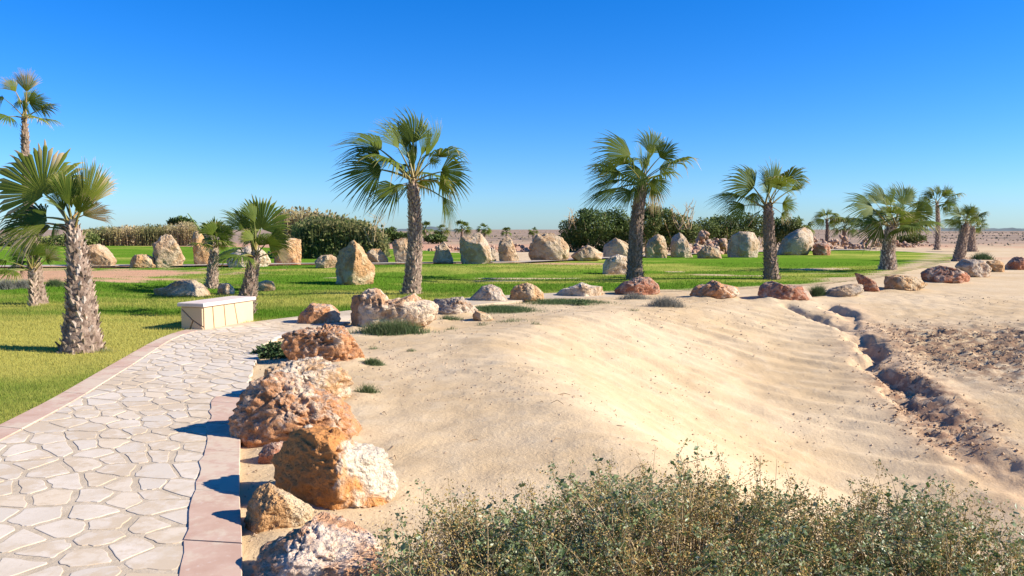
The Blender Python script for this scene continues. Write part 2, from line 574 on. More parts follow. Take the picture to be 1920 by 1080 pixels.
M['rk_grey'] = mat_rock('greyed_limestone', (0.50, 0.395, 0.275), (0.42, 0.28, 0.16), 0.4, lichen=0.6, scale=0.9)
M['rk_white'] = mat_rock('white_limestone', (0.66, 0.53, 0.375), (0.48, 0.32, 0.185), 0.35, lichen=0.35, scale=1.0)
M['rk_pale'] = mat_rock('pale_pitted_limestone', (0.66, 0.53, 0.38), (0.55, 0.32, 0.15), 0.5, lichen=0.45, scale=1.5, pit=0.8)
M['rk_rust'] = mat_rock('rusty_limestone', (0.66, 0.50, 0.345), (0.53, 0.25, 0.11), 0.62, lichen=0.7, scale=1.6, pit=0.9)
M['rk_red'] = mat_rock('red_brown_stone', (0.56, 0.40, 0.28), (0.40, 0.165, 0.09), 0.62, lichen=0.9, scale=1.3, pit=0.8)
M['rk_ochre'] = mat_rock('ochre_limestone', (0.58, 0.44, 0.27), (0.50, 0.285, 0.125), 0.6, lichen=0.25, scale=1.0)
M['rubble'] = mat_rock('rubble_stone', (0.50, 0.36, 0.255), (0.42, 0.25, 0.16), 0.5, lichen=0.2, scale=1.0)
M['rk_speck'] = mat_rock('speckled_grey_stone', (0.54, 0.435, 0.32), (0.40, 0.25, 0.15), 0.4, dark=(0.10, 0.085, 0.08), lichen=1.2, scale=2.6, pit=1.0)

# ------------------------------------------------------------------ setting: ground sheet
def axis(lo, hi, step, far_lo, far_hi, grow=1.13):
    mid = list(np.arange(lo, hi + 1e-6, step))
    a, s = hi, step
    up = []
    while a < far_hi:
        s *= grow; a += s; up.append(a)
    a, s = lo, step
    dn = []
    while a > far_lo:
        s *= grow; a -= s; dn.append(a)
    return np.array(dn[::-1] + mid + up)

def gridfaces(nx, ny):
    i = np.arange(nx - 1)[None, :] + np.arange(ny - 1)[:, None] * nx
    i = i.ravel()
    return np.stack([i, i + 1, i + 1 + nx, i + nx], -1)

def soil_masks(x, y):
    """brown crumbly earth beside the gully"""
    P = np.stack([x, y], -1)
    g, gs = pdist(P, GUL)
    a = sstep(1.0, 0.35, np.hypot((x - 9.3) / 3.3, (y - 15.2) / 3.7) + 0.25 * fbm(p3(x * 0.7, y * 0.7), 31))
    b = sstep(0.9, 0.2, g) * sstep(15.0, 13.5, y) * sstep(9.6, 11.2, y)
    return np.clip(np.maximum(a, b), 0, 1)

# sand banked unevenly against the feet of the boulders: (photo x, y of the foot, width)
BANKS = []
for bx_, by_, bw_ in [(625, 955, 230), (550, 832, 220), (580, 760, 200), (610, 686, 150), (600, 616, 80), (690, 618, 130), (780, 603, 90), (515, 1004, 130), (850, 590, 85), (918, 566, 75), (988, 565, 64),
                      (1088, 558, 90), (1195, 552, 84), (1340, 560, 95), (1470, 563, 100), (1582, 556, 66), (1690, 545, 90), (1772, 531, 90), (1828, 520, 60)]:
    q_ = hit(bx_, by_)
    BANKS.append((q_[0], q_[1] + 0.12 * bw_ * q_[1] / FPX, 0.62 * bw_ * q_[1] / FPX))

def fine_sand(x, y):
    P = np.stack([x, y], -1)
    e, es = pdist(P, R_EDGE)
    g, gs = pdist(P, GUL)
    sd = np.where(gs < 0, g, -g)                    # + right bank
    wob = 0.34 * fbm(p3(x * 1.1, y * 1.1), 41) + 0.09 * vnoise(p3(x * 4, y * 4), 42) + 0.05 * vnoise(p3(x * 10, y * 10), 43)
    sd = sd + wob
    fade = sstep(0.0, 0.6, e)
    bank = np.zeros(len(x))
    bn = np.clip(0.55 + 0.9 * fbm(p3(x * 3.1, y * 3.1), 45, 3), 0.05, 1.5)
    for cx_, cy_, r_ in BANKS:
        q_ = np.hypot(x - cx_, y - cy_) / r_
        m_ = q_ < 2.2
        bank[m_] = np.maximum(bank[m_], (0.05 + 0.05 * r_) * np.exp(-(q_[m_] / 0.95) ** 4))
    h = 0.025 * fbm(p3(x * 2.2, y * 2.2), 21, 4) * fade
    # rills down the slope
    dx, dy = 0.80, -0.60
    al = x * dx + y * dy
    ac = -x * dy + y * dx
    slope = sstep(1.5, 4.5, e) * sstep(22, 19, y) * (gs > 0)
    h += slope * 0.024 * fbm(p3(ac * 1.3, al * 0.25), 23, 4) * 1.3
    h += slope * 0.03 * vnoise(p3(ac * 6.0, al * 1.1), 24) + slope * 0.022 * sstep(10, 16, y) * np.minimum(0, vnoise(p3(ac * 11.0, al * 2.6), 29) + 0.1)
    # the cut of the gully
    along = sstep(20.6, 19.6, y) * (0.55 + 0.45 * vnoise(p3(y * 0.8, x * 0), 25))
    depth = 0.25 * along * np.where((y > 10.6) & (y < 14.6), 0.6, 1.0)
    wl_ = np.where(sd > 0, 0.04, 0.13)
    h += -depth * np.exp(-np.abs((sd + 0.12) / (wl_ + 0.12)) ** 4)
    h += 0.05 * along * np.exp(-((sd - 0.35) / 0.25) ** 2)
    h += 0.045 * fbm(p3(x * 5, y * 5), 44, 4) * np.exp(-(sd / 0.4) ** 2) * sstep(20.6, 19.6, y)
    # side rill
    r, rs = pdist(P, RILL)
    h += -0.13 * np.exp(-((r + 0.4 * wob) / 0.13) ** 2)
    # footprints / clods in the brown earth
    m = soil_masks(x, y)
    h += m * (0.06 * ridged(p3(x * 3.2, y * 3.2), 26, 4) + 0.05 * fbm(p3(x * 8, y * 8), 27, 3))
    rb = sstep(0.3, 2.0, sd) * sstep(26, 22, y)
    h += rb * 0.02 * fbm(p3(x * 5, y * 5), 28, 3)
    return np.where(es > 0, h + bank * bn * sstep(0.0, 0.15, e), 0.0)

gx = axis(-3.2, 12.8, 0.065, -4000, 4000)
gy = axis(3.0, 22.6, 0.075, -60, 5000)
X, Y = np.meshgrid(gx, gy)
xf, yf = X.ravel(), Y.ravel()
Zg = terrain(xf, yf) + fine_sand(xf, yf)
Pg = np.stack([xf, yf], -1)
brown = soil_masks(xf, yf)
er_, es_ = pdist(Pg, R_EDGE)
redm = ((xf < -8) & (yf > 20)) * 1.0
redm = np.maximum(redm, sstep(0.42, 0.55, 0.5 + 0.5 * fbm(p3(xf * 0.05, yf * 0.08), 51)) * sstep(46, 52, yf) * sstep(120, 90, yf) * 0.8)
gd_, gs2_ = pdist(Pg, GUL)
redm = np.maximum(redm, 0.22 * np.exp(-(gd_ / 0.55) ** 2) * sstep(21, 19.5, yf))
plain = sstep(70, 120, yf)
g_me = build_mesh('ground', np.stack([xf, yf, Zg], -1), gridfaces(len(gx), len(gy)), {'brown': brown, 'red': redm, 'plain': plain})
tag(obj('ground', g_me, M['ground']), 'pale sandy ground sloping down to an eroded gully and out to the plain', kind='structure')

# far ridge on the horizon
def ridge(name, label, pts_px, d, base_px=436):
    A = Acc()
    top = np.array([at(px, py, d) for px, py in pts_px])
    n = len(top)
    rows = []
    for f, zz in ((-30, 0), (-15, 0.6), (0, 1), (25, 0.7), (60, 0)):
        r = top.copy(); r[:, 1] += f; r[:, 2] = r[:, 2] * zz - (1 - zz) * 1.0
        rows.append(r)
    V = np.concatenate(rows)
    A.add(V, gridfaces(n, len(rows)))
    return tag(obj(name, A.mesh(name), M['hill']), label, kind='structure')
xs_ = np.linspace(660, 905, 40)
ridge('hill', 'low scrub ridge on the horizon, its colour tinted blue for haze', [(x, 436 - 11 * math.exp(-((x - 800) / 55) ** 2) - 6 * math.exp(-((x - 700) / 40) ** 2) + random.uniform(-1, 1)) for x in xs_], 700)
xs_ = np.linspace(1690, 2100, 60)
ridge('hill', 'dark strip of far scrub on the right-hand horizon', [(x, 428.0 + random.uniform(-1.5, 1)) for x in xs_], 900)

# ------------------------------------------------------------------ setting: lawn
def lawn_tone(x, y):
    n = fbm(p3(x * 0.16, y * 0.34), 61, 4)
    t = 0.36 + 1.15 * n + 0.5 * fbm(p3(x * 0.8, y * 1.3), 62, 4)
    t = t + 0.42 * sstep(20, 13, y) * sstep(-5.2, -7, x) * sstep(9, 11.5, y) - 0.22 * sstep(19, 24, y) - 0.08 * sstep(30, 45, y)
    return np.clip(t, 0, 1)

def ell(x, y, cx, cy, rx, ry):
    return np.hypot((x - cx) / rx, (y - cy) / ry)

def bare_masks(x, y):
    w = 0.25 * fbm(p3(x * 0.9, y * 1.2), 71, 3)
    red = sstep(1.12, 0.88, ell(x, y, -20.0, 31.8, 8.0, 6.8) + 1.6 * w)
    b = red.copy()
    for cx, cy, rx, ry in ((8.2, 31.8, 1.2, 0.8), (-0.3, 30.2, 1.3, 0.5), (2.9, 42.2, 2.6, 1.7), (13.5, 34, 1.0, 0.4), (-6.5, 30, 0.7, 0.3)):
        b = np.maximum(b, 0.9 * sstep(1.15, 0.7, ell(x, y, cx, cy, rx, ry) + w))
    redc = np.maximum(red, sstep(1.3, 0.9, ell(x, y, 2.9, 42.2, 2.8, 1.9)))
    P = np.stack([x, y], -1)
    le, ls = pdist(P, L_EDGE)
    sandy = sstep(0.75, 0.15, le + 2.2 * w) * sstep(19, 22, y)
    sandy = np.maximum(sandy, sstep(1.1, 0.7, ell(x, y, 14.5, 30.0, 3.5, 1.2) + w))
    b = np.maximum(b, sandy)
    return np.clip(b, 0, 1), np.clip(redc, 0, 1)

def lawn_sheet(name, poly, xs, ys, lift, label, toneshift=0.0):
    X, Y = np.meshgrid(xs, ys)
    x, y = X.ravel(), Y.ravel()
    P = np.stack([x, y], -1)
    ins = inpoly(P, poly)
    F = gridfaces(len(xs), len(ys))
    F = F[ins[F].any(1)]
    used = np.unique(F)
    idx = np.full(len(x), -1); idx[used] = np.arange(len(used))
    x, y = x[used], y[used]
    # pull rim vertices that fall outside back under the border
    z = terrain(x, y) + 0.010 + (lift - 0.010) * sstep(20, 17, y) if lift < 0.047 else terrain(x, y) + lift
    z = np.where(ins[used] | (y > 19), z, z - 0.02)
    b, r = bare_masks(x, y)
    me = build_mesh(name, np.stack([x, y, z], -1), idx[F], {'tone': np.clip(lawn_tone(x, y) + toneshift, 0, 1), 'bare': b, 'red': r})
    return tag(obj(name, me, M['lawn']), label, kind='structure')

lx = axis(-12, 8, 0.16, -110, 33, 1.06)
ly = axis(3, 30, 0.16, -6, 72, 1.06)
lawn_sheet('lawn', LAWN_POLY, lx, ly, 0.045, 'short mown green lawn between the paved path and the standing boulders')
lawn_sheet('lawn', LAWN2_POLY, np.arange(-110, 2, 1.0), np.arange(32, 86, 0.6), 0.05, 'darker strip of lawn beyond the pale far path', -0.15)

# far path: pale concrete strip behind the boulders
def strip(name, line, half, lift, mat, label):
    line = np.array(line, float)
    tt = np.linspace(0, len(line) - 1, 160)
    cx = np.interp(tt, range(len(line)), line[:, 0]); cy = np.interp(tt, range(len(line)), line[:, 1])
    C = np.stack([cx, cy], -1)
    T = np.gradient(C, axis=0); T /= np.linalg.norm(T, axis=1)[:, None]
    N = np.stack([-T[:, 1], T[:, 0]], -1)
    cols = []
    for u in (-1, 0, 1):
        q = C + N * half * u
        cols.append(np.stack([q[:, 0], q[:, 1], terrain(q[:, 0], q[:, 1]) + lift], -1))
    V = np.stack(cols, 1).reshape(-1, 3)
    me = build_mesh(name, V, gridfaces(3, len(C)))
    return tag(obj(name, me, mat), label, kind='structure')
strip('far_path', BACK + np.array([0, 1.0]), 0.65, 0.10, M['farpath'], 'pale concrete path crossing behind the standing boulders')

# ------------------------------------------------------------------ setting: flagstone path
def resample(poly, n_per=10):
    # Catmull-Rom through the points
    out = []
    P = np.vstack([2 * poly[0] - poly[1], poly, 2 * poly[-1] - poly[-2]])
    for i in range(1, len(P) - 2):
        for k in range(n_per):
            t = k / n_per
            a, b, c, d = P[i - 1], P[i], P[i + 1], P[i + 2]
            out.append(0.5 * ((2 * b) + (-a + c) * t + (2 * a - 5 * b + 4 * c - d) * t * t + (-a + 3 * b - 3 * c + d) * t ** 3))
    out.append(poly[-1])
    return np.array(out)

PATH_N = 13
Rr = resample(R_EDGE[:PATH_N]); Lr = resample(L_EDGE[:14])
def byarc(poly, n):
    s = np.concatenate([[0], np.cumsum(np.linalg.norm(np.diff(poly, axis=0), axis=1))])
    return s, poly
# pair the edges by their matching progress: nearest matching parameters of the control points
def edge_at(poly, keys, tpar):
    return np.stack([np.interp(tpar, keys, poly[:, 0]), np.interp(tpar, keys, poly[:, 1])], -1)
RK = np.linspace(0, 1, len(Rr)); LK = np.linspace(0, 1, len(Lr))
TT = np.linspace(0, 1, 340)
Re, Le = edge_at(Rr, RK, TT), edge_at(Lr, LK, TT)
MID = 0.5 * (Re + Le)
SARC = np.concatenate([[0], np.cumsum(np.linalg.norm(np.diff(MID, axis=0), axis=1))])
WID = np.linalg.norm(Re - Le, axis=1)

def path_pt(s, w):
    """s metres along, w metres from the left edge, at local true width"""
    t = np.interp(s, SARC, TT)
    l = edge_at(Le, TT, t); r = edge_at(Re, TT, t)
    wd = np.linalg.norm(r - l, axis=-1)
    u = np.asarray(w)[:, None] / wd[:, None]
    return l * (1 - u) + r * u

PZ = -0.0005
cols = []
for u in np.linspace(0, 1, 9):
    q = Le * (1 - u) + Re * u
    cols.append(np.stack([q[:, 0], q[:, 1], np.full(len(q), PZ)], -1))
Vp = np.stack(cols, 1).reshape(-1, 3)
# skirt so the slab has thickness
nP = len(Le)
sk = np.concatenate([np.stack([Re[:, 0], Re[:, 1], np.full(nP, -0.25)], -1), np.stack([Le[:, 0], Le[:, 1], np.full(nP, -0.25)], -1)])
Fp = list(map(tuple, gridfaces(9, nP)))
b0 = len(Vp)
for i in range(nP - 1):
    Fp.append((i * 9 + 8, b0 + i, b0 + i + 1, (i + 1) * 9 + 8))
    Fp.append((b0 + nP + i, i * 9, (i + 1) * 9, b0 + nP + i + 1))
path = tag(obj('paved_path', build_mesh('paved_path', np.concatenate([Vp, sk]), np.array(Fp), smooth=False), M['mortar']), 'curving path of pale irregular flagstones edged with pink concrete', kind='structure')

# border slabs (pink), left all along, right on the near straight
def border(side, s0, s1, width, step, top):
    s = s0
    k = 0
    while s < s1:
        e = min(s + step * random.uniform(0.85, 1.2), s1)
        ss = np.linspace(s + 0.004, e - 0.004, 7)
        wloc = np.interp(ss, SARC, WID)
        if side == 'L':
            a, b = np.full(7, -0.03), np.full(7, width)
        else:
            jag = 0.035 * vnoise(p3(ss * 4.0, 0 * ss), 81) + 0.02 * vnoise(p3(ss * 11.0, 0 * ss), 82)
            a, b = wloc - width + jag, wloc + 0.0
        A_, B_ = path_pt(ss, a), path_pt(ss, b)
        zt = top + random.uniform(-0.002, 0.002)
        V = []
        for q, z in ((A_, -0.05), (A_, zt - 0.006), (A_ * 0.985 + B_ * 0.015, zt), (B_ * 0.985 + A_ * 0.015, zt), (B_, zt - 0.006), (B_, -0.20)):
            V.append(np.stack([q[:, 0], q[:, 1], np.full(7, z)], -1))
        V = np.stack(V, 1).reshape(-1, 3)
        F = list(map(tuple, gridfaces(6, 7)))
        T = [(0, 1, 2, 3), (0, 3, 4, 5)]
        o6 = 36
        T += [(o6 + 3, o6 + 2, o6 + 1, o6), (o6 + 5, o6 + 4, o6 + 3, o6)]
        c = V.mean(0)
        me = build_mesh('border_slab', V - c, np.array(F + T), smooth=False)
        obj('border_slab', me, M['pink'], path, tuple(c))
        s = e
        k += 1

def s_of_y(yv):
    m = MID[:, 1]
    k = np.argmax(m >= yv)
    return SARC[k]
S0, S1 = s_of_y(1.5), s_of_y(15.6)
BW_L, BW_R = 0.27, 0.36
border('L', s_of_y(-4), s_of_y(13.6), BW_L, 0.95, 0.012)
border('R', s_of_y(-4), s_of_y(8.6), BW_R, 0.95, 0.010)

# crazy paving: clipped Voronoi cells in (s, w)
def clip_half(poly, n, o):
    out = []
    m = len(poly)
    for i in range(m):
        a, b = poly[i], poly[(i + 1) % m]
        da, db = a @ n - o, b @ n - o
        if da <= 0: out.append(a)
        if (da < 0 and db > 0) or (da > 0 and db < 0):
            out.append(a + (b - a) * (da / (da - db)))
    return out

seeds = []
tries = 0
while tries < 9000:
    tries += 1
    s = random.uniform(S0 - 0.5, S1 + 0.4)
    wmax = float(np.interp(s, SARC, WID))
    right_b = BW_R if s < s_of_y(8.6) else 0.0
    w = random.uniform(BW_L + 0.04, wmax - right_b - 0.02)
    dmin = random.choice((0.22, 0.32, 0.40, 0.48))
    if all(((s - q[0]) ** 2 + ((w - q[1]) * 1.12) ** 2) > dmin * dmin for q in seeds):
        seeds.append((s, w))
SEED = np.array(seeds)
stone_polys = []
sR = s_of_y(8.6)
for i, sd in enumerate(SEED):
    wmax = float(np.interp(sd[0], SARC, WID)) - (BW_R - 0.03 if sd[0] < sR else -0.04)
    lo, hi = BW_L + 0.012, wmax
    poly = [np.array(v, float) for v in ((sd[0] - 0.7, lo), (sd[0] + 0.7, lo), (sd[0] + 0.7, hi), (sd[0] - 0.7, hi))]
    dd = np.hypot(*(SEED - sd).T)
    gap = random.uniform(0.010, 0.020)
    for j in np.argsort(dd)[1:16]:
        v = SEED[j] - sd
        L = np.linalg.norm(v)
        n = v / L
        poly = clip_half(poly, n, n @ sd + L / 2 - gap - random.choice((0, 0, 0.004, 0.018)))
        if len(poly) < 3: break
    if len(poly) < 3: continue
    poly = np.array(poly)
    # knock off the corners
    res = []
    m = len(poly)
    for k in range(m):
        a, b, c = poly[k - 1], poly[k], poly[(k + 1) % m]
        la, lc = np.linalg.norm(a - b), np.linalg.norm(c - b)
        if la < 0.03 or lc < 0.03:
            res.append(b); continue
        r = min(0.018, la * 0.3, lc * 0.3) * random.uniform(0.5, 1.3)
        res.append(b + (a - b) / la * r)
        res.append(b + (c - b) / lc * r)
    poly = np.array(res)
    area = 0.5 * abs(np.sum(poly[:, 0] * np.roll(poly[:, 1], -1) - poly[:, 1] * np.roll(poly[:, 0], -1)))
    if area < 0.008: continue
    # ragged broken edges
    rr = []
    for k in range(len(poly)):
        a, b = poly[k], poly[(k + 1) % len(poly)]
        ln = np.linalg.norm(b - a)
        m_ = 1 if ln < 0.09 else 3
        nrm = np.array([-(b - a)[1], (b - a)[0]]) / (ln + 1e-9)
        for q_ in range(m_):
            f_ = q_ / m_
            rr.append(a + (b - a) * f_ + nrm * random.gauss(0, 0.007 if q_ else 0.004))
    poly = np.array(rr)
    stone_polys.append((sd[0], poly))
stone_polys.sort(key=lambda q: q[0])

def flag_mesh(poly):
    W = path_pt(poly[:, 0], poly[:, 1])
    c = W.mean(0)
    n = len(W)
    zt = 0.0035 + random.uniform(-0.0012, 0.0012)
    tx, ty = random.uniform(-0.003, 0.003), random.uniform(-0.003, 0.003)
    rel = W - c
    zz = zt + rel[:, 0] * tx + rel[:, 1] * ty
    V = np.concatenate([np.stack([rel[:, 0], rel[:, 1], np.full(n, -0.03)], -1),
                        np.stack([rel[:, 0], rel[:, 1], zz - 0.0012], -1),
                        np.stack([rel[:, 0] * 0.965, rel[:, 1] * 0.965, zz], -1)])
    Q = []
    for k in range(n):
        k2 = (k + 1) % n
        Q += [(k, k2, n + k2, n + k), (n + k, n + k2, 2 * n + k2, 2 * n + k)]
    V = np.vstack([V, [[0, 0, zt]]])
    T = [(2 * n + k, 2 * n + (k + 1) % n, 3 * n) for k in range(n)]
    # orientation: (s,w) -> world may flip
    ar = np.sum(rel[:, 0] * np.roll(rel[:, 1], -1) - rel[:, 1] * np.roll(rel[:, 0], -1))
    if ar < 0:
        Q = [q[::-1] for q in Q]; T = [q[::-1] for q in T]
    return V, Q, T, c

near = [q for q in stone_polys if q[0] > s_of_y(2.6)]
for k, (s, poly) in enumerate(near[:300]):
    V, Q, T, c = flag_mesh(poly)
    me = build_mesh('flagstone', V, [np.array(Q), np.array(T)], smooth=False)
    obj('flagstone', me, M['flag'], path, (c[0], c[1], 0))
rest = [q for q in stone_polys if q[0] <= s_of_y(2.6)] + near[300:]
if rest:
    A = Acc()
    for s, poly in rest:
        V, Q, T, c = flag_mesh(poly)
        A.add(V + np.array([c[0], c[1], 0]), Q, T)
    tag(obj('flagstones', A.mesh('flagstones', False), M['flag'], path), kind='stuff')
print('flagstones', len(near), 'rest', len(rest))

# ------------------------------------------------------------------ boulders
def icosphere(sub):
    import bmesh
    bm = bmesh.new()
    bmesh.ops.create_icosphere(bm, subdivisions=sub, radius=1.0)
    V = np.array([v.co[:] for v in bm.verts])
    F = np.array([[v.index for v in f.verts] for f in bm.faces])
    bm.free()
    return V, F
ICO = {k: icosphere(k) for k in (2, 3, 5, 6)}

ROCKN = [0]
def rock(label, outline, mat, name='boulder', group=None, depth=0.8, sub=5, base=None, rough=1.0, pits=0.0, planes=(), back=0.6, cuts=5, dist=None, seed=None, box=0.62, strata=0.0):
    """outline: silhouette in the photograph, star-shaped about its middle; gets a true distance, size and depth"""
    ROCKN[0] += 1
    sd = seed or ROCKN[0] * 7
    rg = np.random.default_rng(sd)
    O = np.array(outline, float)
    bx = (O[:, 0].min() + O[:, 0].max()) / 2
    by = O[:, 1].max()
    if base is None: base = (bx, by - 0.04 * (by - O[:, 1].min()))
    h = hit(*base) if dist is None else None
    d0 = h[1] if dist is None else dist
    wpx = O[:, 0].max() - O[:, 0].min()
    hd = depth * 0.5 * wpx * d0 / FPX
    dc = d0 + hd * back
    W = np.array([at(px, py, dc) for px, py in O])
    cx = 0.5 * (W[:, 0].min() + W[:, 0].max()); cz = 0.5 * (W[:, 2].min() + W[:, 2].max())
    rel = np.stack([W[:, 0] - cx, W[:, 2] - cz], -1)
    low = rel[:, 1] < 0
    rel[low, 1] *= 1.10
    dens = np.concatenate([rel[i] + (rel[(i + 1) % len(rel)] - rel[i]) * np.linspace(0, 1, 24, endpoint=False)[:, None] for i in range(len(rel))])
    ang = np.arctan2(dens[:, 1], dens[:, 0]); rad = np.hypot(dens[:, 0], dens[:, 1])
    o = np.argsort(ang)
    S, F = ICO[sub]
    th = np.arctan2(S[:, 2], S[:, 0])
    r = np.interp(th, ang[o], rad[o], period=2 * math.pi)
    rho = np.sqrt(np.clip(1 - S[:, 1] ** 2, 0, 1)) ** box
    x = r * np.cos(th) * rho
    z = r * np.sin(th) * rho
    y = hd * np.sign(S[:, 1]) * np.abs(S[:, 1]) ** 0.75
    V = np.stack([x, y, z], -1)
    size = float(np.mean(rad))
    ext = np.array([0.5 * (rel[:, 0].max() - rel[:, 0].min()), hd, 0.5 * (rel[:, 1].max() - rel[:, 1].min())])
    pl = [(np.array(p[:3], float), p[3]) for p in planes]
    for k in range(cuts):
        n = np.array([rg.uniform(-0.8, 0.8), -rg.uniform(0.35, 1.0), rg.uniform(-0.25, 0.8)])
        pl.append((n, rg.uniform(0.74, 0.92)))
    for k in range(3):
        n = np.array([rg.uniform(-1, 1), rg.uniform(0.3, 1.0), rg.uniform(-0.2, 0.8)])
        pl.append((n, rg.uniform(0.6, 0.85)))
    for n, f in pl:
        n = n / np.linalg.norm(n)
        sup = np.linalg.norm(n * ext)
        ex = V @ n - f * sup
        V = V - n[None, :] * np.maximum(ex, 0)[:, None] * 0.93
    N = V / (np.linalg.norm(V, axis=1)[:, None] + 1e-6)
    q = V / size
    off = rg.uniform(0, 50, 3)
    disp = 0.07 * fbm(q * 1.3 + off, sd, 4) + 0.06 * rough * ridged(q * 2.2 + off, sd + 3, 4) + 0.03 * rough * ridged(q * 6 + off, sd + 4, 3) + 0.02 * rough * fbm(q * 14 + off, sd + 5, 3)
    if strata:
        w = q[:, 2] * 7 + 1.2 * fbm(q * 1.5 + off, sd + 8, 3) + q[:, 0] * 0.8
        disp += strata * 0.05 * (np.abs((w % 1) - 0.5) * 4 - 1)
    if pits:
        pn = fbm(q * 6.5 + off, sd + 6, 3, 0.6)
        disp -= pits * 0.13 * sstep(0.10, 0.30, pn)
        pn = vnoise(q * 15 + off, sd + 7)
        disp -= pits * 0.05 * sstep(0.2, 0.5, pn)
    V = V + N * (disp * size)[:, None]
    loc = np.array([cx, dc, cz + rel[:, 1].min()])
    V[:, 2] -= rel[:, 1].min()
    me = build_mesh(name, V, F)
    ob = obj(name, me, mat, None, tuple(loc))
    return tag(ob, label, 'rock' if name == 'rock' else 'boulder', group)

def split_rock(base, split):
    return base

G1 = 'boulders edging the paved path'
G2 = 'boulders along the crest of the sand bank'
G3 = 'standing boulders along the far side of the lawn'
# big two-faced boulder: rusty broken front, white weathered right flank
M['rk_split'] = mat_rock('boulder_rusty_face_white_flank', (0.66, 0.55, 0.40), (0.60, 0.265, 0.085), 0.25, lichen=0.1, scale=1.6, split=(-1, 0, 0, -0.07), pit=0.35)
rock('big rounded boulder with smooth rust-orange front and white right flank beside the path',
     [(512, 862), (522, 848), (540, 826), (545, 812), (570, 807), (600, 807), (627, 811), (650, 829), (680, 843), (702, 848), (735, 856), (752, 885), (748, 906), (728, 930), (690, 938), (650, 954), (600, 962), (575, 948), (545, 926), (522, 906)],
     M['rk_split'], group=G1, depth=0.75, sub=6, planes=[(-0.30, -0.9, 0.22, 0.74), (0.62, -0.72, 0.35, 0.70)], cuts=2, rough=1.1, pits=0.28, box=0.7, seed=11, strata=0.35)
rock('red-brown pitted boulder with grey crust on top, next to the blue shadow on the path',
     [(445, 775), (455, 747), (472, 717), (487, 707), (517, 704), (540, 709), (570, 726), (600, 741), (630, 751), (648, 775), (671, 807), (656, 824), (610, 832), (560, 838), (505, 836), (475, 833), (447, 812)],
     M['rk_rust'], group=G1, depth=0.8, sub=6, pits=0.75, cuts=4, rough=1.2, seed=24, strata=0.5)
rock('long cream boulder with a flat dark-speckled top, behind the red-brown pitted one',
     [(468, 697), (500, 692), (522, 682), (560, 676), (615, 678), (648, 680), (662, 708), (670, 732), (658, 757), (634, 755), (580, 765), (520, 765), (475, 750)],
     M['rk_pale'], group=G1, depth=0.7, sub=6, base=(600, 758), pits=0.5, planes=[(0, -0.2, 1, 0.7)], seed=35, strata=0.4)
rock('honeycombed orange boulder with a squared pale right end, beyond the flat-topped one',
     [(536, 625), (560, 614), (578, 606), (615, 612), (652, 618), (689, 623), (690, 645), (680, 670), (669, 688), (597, 686), (556, 680), (545, 664), (536, 649)],
     M['rk_rust'], group=G1, depth=0.7, sub=6, pits=1.0, planes=[(-0.1, -1, 0.1, 0.7), (-0.1, -0.2, 1, 0.75)], cuts=3, seed=41)
rock('small squat orange-brown boulder in front of the long white one',
     [(560, 596), (573, 580), (584, 568), (597, 570), (623, 574), (636, 588), (640, 616), (600, 622), (560, 614)],
     M['rk_rust'], group=G1, depth=0.8, base=(600, 612), pits=0.4, seed=53)
M['rk_split2'] = mat_rock('boulder_brown_left_white_right', (0.70, 0.545, 0.375), (0.48, 0.27, 0.14), 0.42, lichen=0.2, scale=1.2, split=(-1, 0.15, 0, 0.44), pit=0.7)
rock('long humped white boulder with a brown left side, longest along the path',
     [(622, 573), (655, 555), (675, 554), (690, 545), (707, 543), (720, 554), (725, 564), (750, 561), (775, 551), (788, 562), (813, 564), (827, 575), (815, 598), (800, 607), (733, 614), (692, 622), (650, 620), (636, 613)],
     M['rk_split2'], group=G1, depth=0.42, sub=6, base=(690, 618), pits=0.45, planes=[(-0.8, -0.6, 0.1, 0.55)], cuts=3, seed=61)
rock('small cream and ochre boulder lowest down beside the pink border',
     [(453, 958), (475, 927), (482, 915), (505, 909), (518, 918), (547, 926), (572, 946), (584, 962), (566, 993), (519, 1005), (486, 1007), (461, 996), (450, 974)],
     M['rk_ochre'], group=G1, depth=0.85, sub=6, pits=0.35, planes=[(-0.7, -0.6, 0.2, 0.6), (0.3, -0.9, -0.2, 0.66)], cuts=4, seed=77)
rock('broad pinkish boulder cut by the bottom edge, under the tip of the grey-green bush',
     [(478, 1075), (492, 1030), (530, 1010), (572, 993), (600, 972), (639, 960), (683, 965), (696, 985), (712, 1010), (722, 1060), (710, 1120), (600, 1135), (480, 1120)],
     mat_rock('pink_white_limestone', (0.70, 0.54, 0.40), (0.58, 0.31, 0.16), 0.55, lichen=0.1, scale=1.8), group=G1, depth=0.8, sub=6, base=(600, 1110), pits=0.5, cuts=2, seed=83, planes=[(0.15, -0.30, 1, 0.50), (-0.5, -0.3, 0.8, 0.62)], strata=0.5)
rock('fist-sized brown stone tucked behind the big rust-orange boulder', [(487, 850), (495, 836), (515, 829), (538, 828), (544, 845), (530, 862), (510, 872), (490, 872)],
     M['rk_red'], 'rock', depth=0.9, pits=0.5, seed=91)
pb = at(578, 803, 7.05)
rock('pale pebble resting on top of the big rust-orange boulder', [(567, 806), (571, 799), (580, 796), (588, 800), (590, 808), (580, 812), (569, 811)], M['rk_white'], 'rock', depth=0.9, dist=float(hit(600, 955)[1]) + 0.25, sub=3, seed=95)

